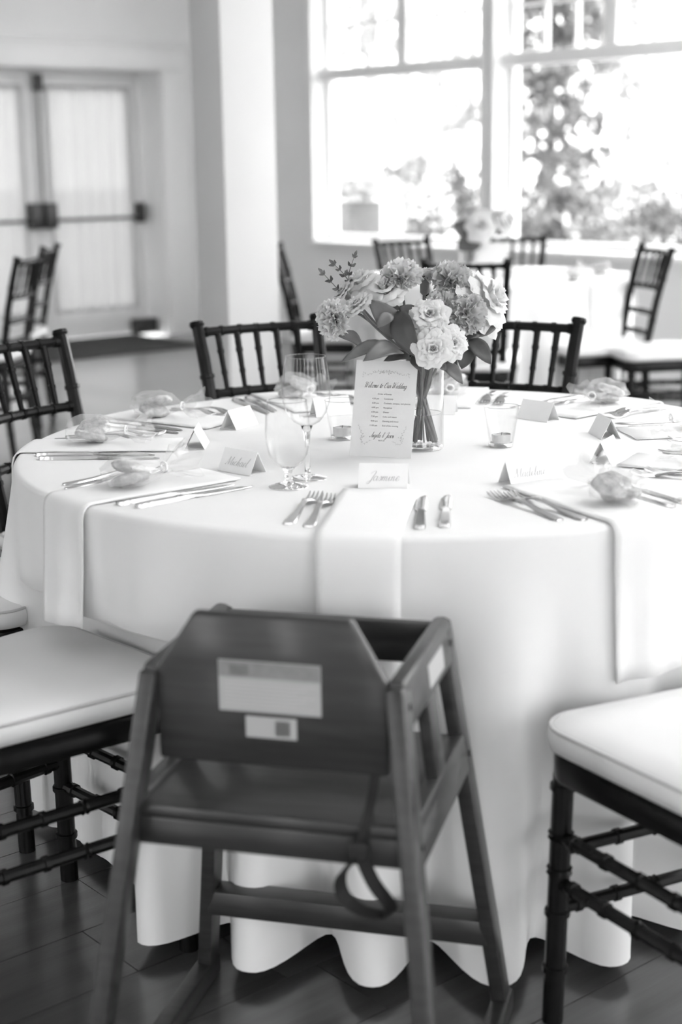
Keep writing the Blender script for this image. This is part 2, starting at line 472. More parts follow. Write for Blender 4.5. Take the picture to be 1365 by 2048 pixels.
# ------------------------------------------------------------------ outside
gm = MB().bx(-60, 60, 7.35, 90, -.35, -.25)
gm = MB().bx(-80, 80, -60, 110, -.4, -.3)
tag(gm.build('ground', mat('patio_ground', .35, .9, .2, .2, 2)), 'pale ground outside the windows', 'ground', kind='structure')

def leaf_cloud(mb, pts, size, rnd):
    for p in pts:
        n = Vector((rnd.gauss(0, 1), rnd.gauss(0, 1), rnd.gauss(0, 1) + .6)).normalized()
        t = n.orthogonal().normalized(); t.rotate(Matrix.Rotation(rnd.uniform(0, 6.28), 3, n)); b = n.cross(t)
        s = size * rnd.uniform(.6, 1.3)
        mb.add([p - t * s, p + b * s * .45 + n * s * .1, p + t * s, p - b * s * .45 + n * s * .1], [(0, 1, 2, 3)])
def tree(name, loc, h, r, n, size, ma, label, seed, conifer=False, z0=.3, group='trees outside the windows', cat='tree'):
    rnd = random.Random(seed)
    t = empty(name, loc, label=label, cat=cat, group=group)
    MB().tube([(0, 0, 0), (.03, .02, h * .5), (0, 0, h * .9)], [.05 * r + .02, .03 * r + .015, .01], 8).build('trunk', BARK if ma is LEAFOUT else BARKLT, t, smooth=True, angle=R(50))
    pts = []
    if conifer:
        for i in range(n):
            f = rnd.random() ** .8; z = z0 + (h - z0) * f
            lay = (z * 2.2) % 1.0
            rr = r * (1 - f * .75) * (1 - .45 * lay) * math.sqrt(rnd.random()); a = rnd.uniform(0, 6.28)
            a = round(a / .5) * .5 + rnd.gauss(0, .12)
            pts.append(Vector((rr * math.cos(a), rr * math.sin(a), z - .25 * rr)))
    else:
        cl = [(Vector((rnd.gauss(0, r * .45), rnd.gauss(0, r * .45), z0 + (h - z0) * rnd.random())), r * rnd.uniform(.18, .36)) for _ in range(26)]
        for i in range(n):
            c, q = rnd.choice(cl)
            d = Vector((rnd.gauss(0, 1), rnd.gauss(0, 1), rnd.gauss(0, 1))).normalized() * q * rnd.random() ** .4
            p = c + d
            if p.z > .05: pts.append(p)
    mb = MB(); leaf_cloud(mb, pts, size, rnd)
    tag(mb.build('foliage', ma, t), kind='stuff')
    return t
LEAFOUT = mat('tree_leaf', .13, .45, .5, .3, 3, trans=.25)
LEAFLT = mat('tree_leaf_pale', .30, .45, .5, .3, 3, trans=.35)
def G(px, y): p = at_y(px, 300, y); return (p.x, p.y, -.3)
tree('conifer_tree', G(1100, 19), 7.5, 1.25, 5200, .10, LEAFOUT, 'dark conifer seen through the right-hand window', 1, True)
tree('leafy_tree', G(735, 22), 7, 1.3, 1500, .10, LEAFLT, 'sparse pale tree at the left edge of the left window', 2, z0=2.0)
tree('leafy_tree', G(880, 27), 8, 1.9, 2000, .11, LEAFLT, 'airy pale tree through the middle of the left window', 3, z0=1.5)
tree('leafy_tree', G(1400, 26), 9, 1.8, 2600, .12, LEAFLT, 'pale leafy tree at the right edge of the picture', 4, z0=2.5)
tree('leafy_tree', G(1250, 24), 4.2, 1.5, 1800, .09, LEAFLT, 'low pale tree right of the conifer', 14, z0=1.0)
tree('leafy_tree', G(810, 20), 4.6, 1.1, 1300, .08, LEAFLT, 'pale young tree left of the window post', 15, z0=1.2)
tree('garden_shrub', G(920, 14.5), 1.5, .75, 2200, .05, LEAFOUT, 'dark shrub outside behind the far bouquet', 5, z0=.3, group='shrubs outside the windows', cat='shrub')
tree('garden_shrub', G(1330, 13), 1.35, .9, 2600, .05, LEAFOUT, 'dark flowering shrub outside at the far right', 6, z0=.3, group='shrubs outside the windows', cat='shrub')
tree('garden_shrub', G(1180, 15), 1.0, .7, 1600, .05, LEAFLT, 'low pale shrub outside right of the conifer', 7, z0=.2, group='shrubs outside the windows', cat='shrub')
tree('garden_shrub', G(1060, 13.5), 1.4, .5, 1200, .05, LEAFOUT, 'dark shrub at the foot of the conifer', 9, z0=.2, group='shrubs outside the windows', cat='shrub')
pp = G(706, 13.2)
pl = empty('planter', pp, rz=RZ, label='dark square planter outside the lower left window corner', cat='planter')
MB().bx(-.17, .17, -.17, .17, 0, 1.28).build('box', mat('planter_paint', .10, .6, .3, .15, 5), pl, bevel=.01)
rp = random.Random(8); mbp = MB()
leaf_cloud(mbp, [Vector((rp.gauss(0, .16), rp.gauss(0, .16), 1.3 + abs(rp.gauss(0, .12)))) for _ in range(300)], .05, rp)
tag(mbp.build('foliage', LEAFLT, pl), kind='stuff')

# ------------------------------------------------------------------ main table and cloth
TX, TY, TZ, TR = .131, 2.964, .757, .762
def pol(r, a, z=0): return Vector((TX + r * math.cos(R(a)), TY + r * math.sin(R(a)), z))
tb = empty('round_table', (TX, TY, 0), label='round banquet table hidden under the long white cloth', cat='table')
WOODT = mat('table_ply', .3, .6, .3, .1)
MB().lathe([(0, .725), (.75, .725), (.75, .75), (0, .75)], 48).build('tabletop', WOODT, tb, smooth=True, angle=R(30))
for a in (45, 135, 225, 315):
    MB().tube([(.42 * math.cos(R(a)), .42 * math.sin(R(a)), 0), (.42 * math.cos(R(a)), .42 * math.sin(R(a)), .725)], .016, 8).build('leg', DARKMETAL, tb, smooth=True, angle=R(40))

def make_cloth(name, R0, top, nf, phase, seed, nu=432, hem=.03, amp=.075, fl=.03, seats=(), legs=(), ctr=(0, 0)):
    rnd = random.Random(seed)
    am = [rnd.uniform(.65, 1.15) for _ in range(nf)]
    sh = [rnd.uniform(-.12, .12) for _ in range(nf)]
    mb = MB()
    rows = []
    for f in (0, .3, .6, .85, .95): rows.append(('t', f))
    for q in range(6): rows.append(('e', q / 5))
    for q in range(1, 25): rows.append(('d', q / 24))
    ER = .012
    # where chair seats and legs press the cloth inwards: allowed radius per direction
    NA = 720
    def limits(inside):
        lim = []
        for k in range(NA):
            th = 2 * math.pi * k / NA; r = .40
            while r < R0 + .06 and not inside(ctr[0] + r * math.cos(th), ctr[1] + r * math.sin(th)): r += .005
            if r < R0 + .06: r -= .016
            lim.append(r)
        return [sum(min(lim[(k + d + e) % NA] for e in range(-18, 19, 3)) for d in range(-7, 8)) / 15 for k in range(NA)]
    def in_seat(x, y):
        for (sx_, sy_, fa_) in seats:
            c_, s_ = math.cos(R(fa_)), math.sin(R(fa_)); dx, dy = x - sx_, y - sy_
            if abs(dx * c_ + dy * s_) < .216 and abs(-dx * s_ + dy * c_) < .214: return True
        return False
    def in_leg(x, y): return any((x - a) ** 2 + (y - b) ** 2 < .026 ** 2 for a, b in legs)
    slim = limits(in_seat) if seats else None
    llim = limits(in_leg) if legs else None
    def pt(u, j):
        th = 2 * math.pi * u
        kind, f = rows[j]
        if kind == 't': r = (R0 - ER) * f; z = top
        elif kind == 'e': r = R0 - ER + ER * math.sin(f * math.pi / 2); z = top - ER + ER * math.cos(f * math.pi / 2)
        else:
            z = top - ER - f * (top - ER - hem)
            x = (math.degrees(th) - phase) / 360 * nf
            i = math.floor(x + .5); xf = x - i + sh[i % nf] * 0
            a0 = am[i % nf]; a1 = am[(i + (1 if xf > 0 else -1)) % nf]
            w = abs(xf) * 2                      # 0 at crest, 1 in the valley
            A = a0 * (1 - w * .5) + a1 * w * .5
            c = 1 - .5 * (1 - math.cos(math.pi * min(1, w ** 1.25)))   # 1 at crest
            g = f ** 1.35
            r = R0 + fl * f ** 1.3 - amp * 1.9 * g * (1 - c) * A + .004 * f * math.sin(7 * th + phase)
            r += .006 * math.sin(3.3 * th + 9 * f) * f * (1 - f)
            if seats: r += .06 * math.exp(-((math.degrees(th) - 187) / 10) ** 2) * min(1, f * 2)
            z += .006 * (1 - c) * g
            ka = int(th / (2 * math.pi) * NA) % NA
            if slim:
                w_ = max(0, min(1, (.585 - z) / .08)) * (1 if z > .40 else max(.0, 1 - (.40 - z) / .12))
                w_ = w_ * w_ * (3 - 2 * w_)
                r = min(r, R0 + .05 + (min(r, slim[ka]) - R0 - .05) * w_) if slim[ka] < r else r
            if llim and llim[ka] < r and z < .45: r = r + (llim[ka] - r) * min(1, (.45 - z) / .1)
        return (r * math.cos(th), r * math.sin(th), z)
    mb.grid(lambda u, v: pt(u, int(round(v * (len(rows) - 1)))), nu, len(rows), wrap=True)
    me = mb.mesh(name, CLOTH, smooth=True)
    return me
# ------------------------------------------------------------------ chairs
def bamboo(p0, p1, r, nodes, mid=None, n=10, bow=(0, 0, 0), bump=1.22, taper=None):
    """turned bamboo-look rod with rings"""
    p0, p1, bow = Vector(p0), Vector(p1), Vector(bow)
    L = (p1 - p0).length
    ts = {0.0, 1.0}
    for q in range(1, 8): ts.add(q / 8)
    rr = {}
    for t in nodes:
        e = .0045 / L
        for dt, k in ((-1.25 * e, 1.0), (-e, bump), (e, bump), (1.25 * e, 1.0)):
            tt = min(1, max(0, t + dt)); ts.add(tt); rr[tt] = k
    ts = sorted(ts)
    pts = [p0.lerp(p1, t) + bow * 4 * t * (1 - t) for t in ts]
    rad = [r * rr.get(t, 1.0) * (1 if not taper else taper[0] + (taper[1] - taper[0]) * t) for t in ts]
    return MB().tube(pts, rad, n)
def seat_outline(wf, wr, d, rad, seg=7, grow=0):
    pts = []
    cs = [(-wf / 2, d / 2), (wf / 2, d / 2), (wr / 2, -d / 2), (-wr / 2, -d / 2)]
    for i, (x, y) in enumerate(cs):
        sx = 1 if x > 0 else -1; sy = 1 if y > 0 else -1
        c0 = (x - sx * rad, y - sy * rad)
        a0 = [180, 90, 0, 270][i]
        for k in range(seg + 1):
            a = R(a0 - 90 * k / seg)
            pts.append((c0[0] + (rad + grow) * math.cos(a), c0[1] + (rad + grow) * math.sin(a)))
    return pts[::-1]
SM = dict(smooth=True, angle=R(35))
def chair_meshes():
    d = {}
    so = seat_outline(.405, .35, .405, .06)
    d['seat_frame'] = [MB().prism(so, .405, .45).mesh('seat_frame', BLACK, bevel=.008)]
    # cushion: stacked rings
    prof = [(-.012, .451), (.006, .456), (.010, .470), (.008, .484), (-.004, .4945), (-.05, .501), (-.12, .505)]
    mb = MB(); n = len(so)
    for g, z in prof:
        mb.v += [(x, y, z) for x, y in seat_outline(.405, .35, .405, .06, grow=min(g, .02)) ] if g > -.05 else [(x * (1 + g * 5), y * (1 + g * 5), z) for x, y in so]
    for i in range(len(prof) - 1):
        for k in range(n): mb.f.append((i * n + k, i * n + (k + 1) % n, (i + 1) * n + (k + 1) % n, (i + 1) * n + k))
    mb.f.append(tuple((len(prof) - 1) * n + k for k in range(n))); mb.f.append(tuple(range(n - 1, -1, -1)))
    d['cushion'] = [mb.mesh('cushion', CUSH, smooth=True, angle=R(60))]
    pp = [(x, y, .489) for x, y in seat_outline(.405, .35, .405, .06, grow=.0055)]
    d['piping'] = [MB().tube(pp + pp[:1], .0028, 6, cap=False).mesh('piping', PIPING, smooth=True)]
    legs = []
    for s in (-1, 1):
        legs.append(bamboo((s * .183, .18, 0), (s * .176, .172, .41), .0165, (.22, .45, .62, .76, .95), n=12).mesh('leg', BLACK, **SM))
    posts = []
    for s in (-1, 1):
        pts = [(s * .160, -.205, 0), (s * .150, -.182, .22), (s * .145, -.175, .43), (s * .147, -.185, .52), (s * .155, -.215, .68), (s * .163, -.25, .82), (s * .168, -.275, .905)]
        mb = MB().tube(pts, [.016, .017, .018, .017, .0165, .016, .0155], 10)
        mb.tube([(s * .168, -.275, .900), (s * .1685, -.2775, .908), (s * .169, -.2795, .915)], [.0165, .020, .018], 10)
        for z in (.12, .30, .60, .78):
            i = max(k for k in range(len(pts)) if pts[k][2] <= z); f = (z - pts[i][2]) / (pts[i + 1][2] - pts[i][2])
            c = Vector(pts[i]).lerp(Vector(pts[i + 1]), f); t = (Vector(pts[i + 1]) - Vector(pts[i])).normalized()
            mb.tube([c - t * .006, c - t * .0045, c + t * .0045, c + t * .006], [.0165, .0190, .0190, .0165], 10)
        posts.append(mb.mesh('back_post', BLACK, **SM))
    d['leg'] = legs; d['back_post'] = posts
    def bx_(z):
        k = [(.43, .145, -.175), (.52, .147, -.185), (.68, .155, -.215), (.82, .163, -.25), (.905, .168, -.275)]
        for a, b in zip(k, k[1:]):
            if z <= b[0]:
                f = (z - a[0]) / (b[0] - a[0]); return a[1] + (b[1] - a[1]) * f, a[2] + (b[2] - a[2]) * f
    rails = []
    for z in (.888, .735, .625, .535):
        hx, yy = bx_(z)
        rails.append(bamboo((-hx, yy, z), (hx, yy, z), .0115, (.06, .2, .36, .5, .64, .8, .94), bow=(0, -.022, 0), bump=1.2).mesh('back_rail', BLACK, **SM))
    d['back_rail'] = rails
    sp = []
    for q in range(1, 6):
        t = q / 6
        h1, y1 = bx_(.888); h0, y0 = bx_(.735); bw = -.022 * 4 * t * (1 - t)
        sp.append(bamboo((-h0 + 2 * h0 * t, y0 + bw, .735), (-h1 + 2 * h1 * t, y1 + bw, .888), .0088, (.33, .67), n=8, bump=1.18, taper=(.7, 1.1)).mesh('spindle', BLACK, **SM))
    d['spindle'] = sp
    st = []
    for s in (-1, 1):
        for z in (.31, .235):
            st.append(bamboo((s * .180, .176, z), (s * .151, -.182, z), .0105, (.1, .3, .5, .7, .9), bump=1.25).mesh('stretcher', BLACK, **SM))
    for z in (.285, .19):
        st.append(bamboo((-.18, .176, z), (.18, .176, z), .0105, (.1, .3, .5, .7, .9), bump=1.25).mesh('stretcher', BLACK, **SM))
    for z in (.27, ):
        st.append(bamboo((-.151, -.182, z), (.151, -.182, z), .0105, (.1, .3, .5, .7, .9), bump=1.25).mesh('stretcher', BLACK, **SM))
    d['stretcher'] = st
    return d
CM = chair_meshes()
SEATS, LEGS = [], []
def chair(x, y, face_deg, label, group):
    """origin under the seat centre; face_deg = world direction the sitter looks"""
    if 'one front leg' not in label: SEATS.append((x, y, face_deg))
    f_ = Vector((math.cos(R(face_deg)), math.sin(R(face_deg)))); l_ = Vector((-f_.y, f_.x))
    for sg in (1, -1):
        q_ = Vector((x, y)) + f_ * .18 + l_ * .183 * sg
        if not (sg < 0 and 'left of the wooden' in label): LEGS.append((q_.x, q_.y))
        if sg > 0 and 'left of the wooden' in label: LEGS.extend([tuple(q_ - l_ * k_) for k_ in (.05, .10, .15)])   # front stretchers hold the cloth back
    c = empty('chiavari_chair', (x, y, 0), R(face_deg - 90), label, 'chair', group)
    for part, lst in CM.items():
        if part == 'piping': continue
        for me in lst:
            o = put(part, me, c)
            if part == 'cushion': put('piping', CM['piping'][0], o)
    return c
GN, GF = 'black bamboo-style chairs round the near table', 'black bamboo-style chairs in the background'
def chair_by_back(pmid, face, *a):
    f = Vector((math.cos(R(face)), math.sin(R(face))))
    p = Vector(pmid) + f * .275
    return chair(p.x, p.y, face, *a)
def face_to(p, q=(TX, TY)): return math.degrees(math.atan2(q[1] - p[1], q[0] - p[0]))
chair_by_back((-.205, 3.925), face_to((-.205, 3.925)) + 8, 'black slatted chair behind the table to the left of the bouquet', GN)
chair_by_back((.45, 3.88), face_to((.45, 3.88)) - 9, 'black slatted chair behind the table to the right of the bouquet', GN)
chair_by_back((-.765, 3.56), -33, 'black slatted chair at the left edge behind the table', GN)
# right front chair: front-left leg at (.316, 2.127)
fa = 116; f = Vector((math.cos(R(fa)), math.sin(R(fa)))); l = Vector((-f.y, f.x))
p = Vector((.316, 2.127)) - f * .18 - l * .183
chair(p.x, p.y, fa, 'black chair with white cushion at the lower right corner', GN)
fa = 43; f = Vector((math.cos(R(fa)), math.sin(R(fa)))); l = Vector((-f.y, f.x))
p = Vector((-.519, 2.634)) - f * .18 - l * .183
chair(p.x, p.y, fa, 'black chair with white cushion left of the wooden high chair', GN)
chair(-.80, 2.945, -1, 'black chair mostly outside the left edge, one front leg showing', GN)

cl = put('tablecloth', make_cloth('tablecloth', TR, TZ, 24, -127, 11, seats=SEATS, legs=LEGS, ctr=(TX, TY)))
cl.location = (TX, TY, 0)
tag(cl, 'long white cloth draped over the near round table', 'tablecloth')

# ------------------------------------------------------------------ high chair
HO = Vector((-.055, 1.985)); HA = R(-15)
def hc(p):   # world -> local
    d = Vector((p[0], p[1])) - HO
    return Vector((d.x * math.cos(HA) + d.y * math.sin(HA), -d.x * math.sin(HA) + d.y * math.cos(HA), p[2]))
H = empty('high_chair', (HO.x, HO.y, 0), HA, 'dark wooden restaurant high chair seen from behind with warning label', 'high chair')
ZT = .668
FT, FB = .158, .245       # half widths at top / floor
ytf, ytr = .135, -.135    # top front / rear (local y)
yff, yfr = .235, -.265    # floor front / rear
def leg_pt(s, front, z):
    t = z / ZT
    hx = FB + (FT + .005 - FB) * t
    y = (yff + (ytf - yff) * t) if front else (yfr + (ytr - yfr) * t)
    return Vector((s * hx, y, z))
LW = .024
for s in (-1, 1):
    outn = Vector((s, 0, (FB - FT) / ZT)).normalized()
    for front in (True, False):
        a, b = leg_pt(s, front, .012), leg_pt(s, front, ZT - .008)
        mb = MB(); mb.bar(a, b, .045, LW, upv=outn)
        mb.build('leg', HCWOOD, H, bevel=.006)
    sf = empty
    # side panel: top rail, lower rail and slat
    def P(y, z):
        t = z / ZT; return Vector((s * (FB + (FT + .005 - FB) * t), y, z))
    side = MB().bar(P(ytr - .012, ZT - .033), P(ytf + .012, ZT - .033), LW, .07, upv=(P(0, 1) - P(0, 0)))
    top = side.build('arm_rail', HCWOOD, H, bevel=.008)
    MB().bar(P(ytr - .04, .462), P(ytf + .035, .462), LW, .065, upv=(P(0, 1) - P(0, 0))).build('side_rail', HCWOOD, H, bevel=.005)
    MB().bar(P(0, .48), P(0, ZT - .06), .05, LW * .8, upv=outn).build('slat', HCWOOD, H, bevel=.003)
    a, b = P(yfr - .01, .018), P(yff + .02, .018)
    MB().bar(a, b, LW + .006, .036).build('runner', HCWOOD, H, bevel=.005)
    if s == 1:
        o1 = P(-.02, ZT - .036) + outn * (LW / 2 + .0006); o2 = P(.075, ZT - .036) + outn * (LW / 2 + .0006)
        st_ = MB().bar(o1, o2, .0008, .032, upv=(P(0, 1) - P(0, 0))).build('sticker', STICKER, H)
        st_['label'] = 'white rectangular sticker on the arm'
    for (y, z) in ((ytr + .0, ZT - .036), (ytf, ZT - .036), (ytr - .025, .455), (ytf + .03, .455)):
        c = P(y, z) + outn * (LW / 2); 
        MB().tube([c, c + outn * .002], .005, 8).build('screw_cap', DARKMETAL, H)
# back panel (octagonal top), leaning slightly
BW = .155
poly = [(-BW, .542), (BW, .542), (BW, .665), (.108, .746), (-.100, .746), (-BW, .665)]
M = Matrix.Translation((0, ytr + .002, 0)) @ Matrix.Rotation(R(90), 4, 'X')
bp = MB().prism(poly, 0, .018, M).build('back_panel', HCWOOD, H, bevel=.006)
yb = ytr + .002 - .018
def onback(name, x0, x1, z0, z1, ma, dy=.0006, **k):
    return MB().bx(x0 + .013, x1 + .013, yb - dy - .0004, yb - dy + .0004, z0 + .017, z1 + .017).build(name, ma, bp, **k)
lb_ = onback('warning_label', -.081, .055, .600, .668, STICKER); lb_['label'] = 'pale rectangular printed label with a grey header band'
onback('label_header', -.080, .054, .646, .667, STICKG, .0014)
onback('label_header_box', -.066, -.040, .649, .663, mat('sticker_grey_mid', .17, .5, .4, .1, 90), .002)
for q in range(7):
    onback('print_line', -.074, .048 - (q % 3) * .012, .6375 - q * .005, .6387 - q * .005, mat('sticker_fine_print', .5, .5, .4, .05), .0014)
l2 = onback('barcode_label', -.046, .022, .566, .5945, STICKER); l2['label'] = 'small white label with a barcode'
for q in range(9):
    w = (.0008, .0016, .0011)[q % 3]
    x = -.006 + q * .0022
    onback('barcode_bar', x, x + w, .570, .590, INK, .0014)
# seat, bars
MB().bx(-.186, .186, -.174, .165, .466, .486).build('seat', HCWOOD, H, bevel=.006)
MB().bx(-.190, .190, -.172, -.150, .428, .468).build('rear_seat_bar', HCWOOD, H, bevel=.005)
MB().bx(-.190, .190, .140, .163, .42, .46).build('front_seat_bar', HCWOOD, H, bevel=.005)
a, b = leg_pt(-1, True, ZT - .038), leg_pt(1, True, ZT - .038)
MB().bar(a, b, .020, .062).build('front_rail', HCWOOD, H, bevel=.006)
a, b = leg_pt(-1, True, .155), leg_pt(1, True, .155)
MB().bar(a, b, .045, .042).build('foot_rest', HCWOOD, H, bevel=.005)
# strap hanging over the right rear of the seat
sx = .138
sp_ = [(sx - .012, -.10, .53), (sx - .006, -.148, .515), (sx - .008, -.180, .485), (sx - .014, -.186, .455), (sx - .028, -.185, .435), (sx - .040, -.183, .415),
       (sx - .036, -.182, .390), (sx - .012, -.182, .372), (sx + .022, -.182, .370), (sx + .024, -.183, .385), (sx + .006, -.184, .41), (sx - .006, -.185, .435), (sx - .012, -.187, .455)]
def smooth_path(pts, k=4):
    pts = [Vector(p) for p in pts]; out = []
    for i in range(len(pts) - 1):
        p0, p1, p2, p3 = pts[max(i - 1, 0)], pts[i], pts[i + 1], pts[min(i + 2, len(pts) - 1)]
        for q in range(k):
            t = q / k
            out.append(.5 * ((2 * p1) + (p2 - p0) * t + (2 * p0 - 5 * p1 + 4 * p2 - p3) * t * t + (3 * p1 - p0 - 3 * p2 + p3) * t ** 3))
    out.append(pts[-1]); return out
def ribbon(pts, w, side, th=.0014):
    mb = MB(); pts = [Vector(p) for p in pts]; side = Vector(side).normalized()
    vs = []; fs = []
    for i, p in enumerate(pts):
        t = (pts[min(i + 1, len(pts) - 1)] - pts[max(i - 1, 0)]).normalized(); n = t.cross(side)
        if n.length < 1e-4: n = Vector((0, 0, 1))
        n.normalize()
        for a, b in ((-1, -1), (1, -1), (1, 1), (-1, 1)): vs.append(p + side * a * w / 2 + n * b * th / 2)
    for i in range(len(pts) - 1):
        for k in range(4): fs.append((i * 4 + k, i * 4 + (k + 1) % 4, i * 4 + 4 + (k + 1) % 4, i * 4 + 4 + k))
    n = len(pts) * 4
    fs += [(3, 2, 1, 0), (n - 4, n - 3, n - 2, n - 1)]
    return mb.add(vs, fs)
ribbon(smooth_path(sp_), .020, (.7, 1, .3)).build('safety_strap', STRAP, H, smooth=True, angle=R(50))
MB().box((sx - .014, -.188, .458), (.026, .012, .024)).build('buckle', STRAP, H, bevel=.004)

# ------------------------------------------------------------------ place settings
TOP = TZ + .0005
def strip_mesh(stations, th):
    """closed strip along x: stations (x, y, halfwidth, z[, th])"""
    vs = []; fs = []
    for s in stations:
        x, y, w, z = s[:4]; t = s[4] if len(s) > 4 else th
        vs += [(x, y - w, z), (x, y + w, z), (x, y + w * .8, z + t), (x, y - w * .8, z + t)]
    n = len(stations)
    for i in range(n - 1):
        for k in range(4): fs.append((i * 4 + k, i * 4 + (k + 1) % 4, i * 4 + 4 + (k + 1) % 4, i * 4 + 4 + k))
    fs += [(3, 2, 1, 0), (n * 4 - 4, n * 4 - 3, n * 4 - 2, n * 4 - 1)]
    return vs, fs
def fork_mesh(k=1.0):
    mb = MB()
    mb.add(*strip_mesh([(0, 0, .004, .000), (.004, 0, .0085, 0), (.012, 0, .0105, 0), (.03, 0, .0095, .001), (.06, 0, .007, .003), (.09, 0, .0048, .007), (.112, 0, .0042, .010),
                        (.128, 0, .005, .010), (.138, 0, .0095, .0085), (.146, 0, .0122, .006), (.156, 0, .0128, .003), (.162, 0, .0128, .002)], .0026))
    for q in range(4):
        y = -.0104 + q * .00693
        mb.add(*strip_mesh([(.160, y, .0026, .0021), (.175, y, .0022, .0005), (.190, y, .0019, .002), (.203, y, .0015, .006), (.207, y, .0005, .0078)], .002))
    return mb.mesh('dinner_fork', STEEL, smooth=True, angle=R(50), clean=True)
def knife_mesh():
    mb = MB()
    mb.add(*strip_mesh([(0, 0, .004, .0005, .005), (.004, 0, .0085, 0, .006), (.03, 0, .0092, 0, .0065), (.07, 0, .008, 0, .0065), (.1, 0, .0068, .0008, .006), (.112, 0, .0055, .0015, .004),
                        (.12, 0, .0085, .002, .0025), (.13, .001, .0098, .0015, .0022), (.17, .001, .0102, .001, .0018), (.2, .0005, .0095, .001, .0015), (.22, -.0015, .0065, .001, .0013), (.232, -.005, .0015, .001, .001)], .002))
    return mb.mesh('table_knife', STEEL, smooth=True, angle=R(50), clean=True)
FK, KN = fork_mesh(), knife_mesh()

def napkin(name, ang, hang, seed, label, width=.13, r0=.45, cxy=(TX, TY), rad=TR, top=TOP):
    rnd = random.Random(seed)
    path = [(r0 + (rad - .014 - r0) * q / 7, top + .0035) for q in range(8)]
    path += [(rad - .006, top + .0028), (rad + .001, top - .001), (rad + .0065, top - .008), (rad + .0095, top - .02)]
    for q in range(1, 9): path.append((rad + .0095 + .012 * (q / 8) ** 1.2, top - .02 - (hang - .02) * q / 8))
    p1, p2, sk = rnd.uniform(0, 6), rnd.uniform(0, 6), rnd.uniform(-.12, .12)
    mb = MB(); nu = 11
    for j, (r, z) in enumerate(path):
        f = max(0, (j - 11) / 8)
        for i in range(nu):
            u = i / (nu - 1) * 2 - 1
            rr = r + f * .006 * (math.sin(u * 3 + p1) + math.sin(u * 6 + p2) * .5)
            y = u * width / 2 * (1 - .05 * f)
            rr -= (y * y) / (2 * rad) * (1 if j > 7 else 0)
            mb.v.append((-rr, y, z + (f * sk * y) + (.0006 * math.sin(u * 4 + j + p1) if j < 8 else 0)))
    for j in range(len(path) - 1):
        for i in range(nu - 1): mb.f.append((j * nu + i, j * nu + i + 1, (j + 1) * nu + i + 1, (j + 1) * nu + i))
    o = mb.build(name, NAPK, loc=(cxy[0], cxy[1], 0), rot=(0, 0, R(ang + 180)), smooth=True)
    md = o.modifiers.new('thick', 'SOLIDIFY'); md.thickness = .003; md.offset = 0
    return tag(o, label, 'napkin', 'white napkins folded over the table edge')

def cookie_mesh(seed):
    rnd = random.Random(seed); mb = MB()
    def fn(u, v):
        a = 2 * math.pi * u; q = v * math.pi
        r = .034 * math.sin(q) ** .6 * (1 + .06 * math.sin(3 * a + seed) + .05 * math.sin(7 * a + 2 * seed))
        return (r * math.cos(a), r * math.sin(a), .009 - .009 * math.cos(q) * (1.1 + .3 * math.sin(5 * a) * math.sin(q)))
    mb.grid(lambda u, v: fn(u, 1 - v), 22, 9, wrap=True)
    return mb.mesh('cookie', COOKIE, smooth=True, clean=True)
COOKS = [cookie_mesh(k) for k in (1, 2, 3)]
def bag_mesh(seed):
    rnd = random.Random(seed)
    prof = [(-.062, .012), (-.055, .030), (-.035, .044), (-.005, .046), (.025, .037), (.045, .020), (.055, .009), (.060, .007), (.068, .014), (.085, .030), (.105, .042)]
    ph = [rnd.uniform(0, 6) for _ in range(6)]
    mb = MB(); n = 28
    for j, (x, r) in enumerate(prof):
        for k in range(n):
            a = 2 * math.pi * k / n
            cr = 1 + .10 * math.sin(3 * a + ph[0] + j) + .08 * math.sin(7 * a + ph[1] + 1.7 * j) + (.22 * math.sin(6 * a + ph[2]) if j > 7 else 0)
            zz = r * cr * math.sin(a) * (.62 if j < 8 else .8)
            mb.v.append((x + .004 * math.sin(5 * a + ph[3]) * (1 if j else 0), r * cr * math.cos(a) * (1.0 if j < 8 else 1.1), max(.0045, .027 + zz)))
    for j in range(len(prof) - 1):
        for k in range(n): mb.f.append((j * n + k, j * n + (k + 1) % n, (j + 1) * n + (k + 1) % n, (j + 1) * n + k))
    return mb.mesh('cellophane_bag', CELLO, smooth=False)
BAGS = [bag_mesh(k) for k in (1, 2, 3)]
TIE = MB().tube([(.0575, .009 * math.cos(a), .026 + .008 * math.sin(a)) for a in [2 * math.pi * k / 12 for k in range(13)]], .002, 6, cap=False).mesh('ribbon_tie', NAPK, smooth=True)
def favor(loc, rz, k, label, group='cookie favours on the napkins'):
    f_ = empty('cookie_favor', loc, rz, label, 'favor', group)
    put('cookie', COOKS[k % 3], f_, loc=(-.012, -.006, .006), rot=(R(12), R(8), k))
    put('cookie', COOKS[(k + 1) % 3], f_, loc=(-.008, .010, .022), rot=(R(-22), R(10), k * 2))
    put('bag', BAGS[k % 3], f_)
    put('ribbon_tie', TIE, f_)
    return f_

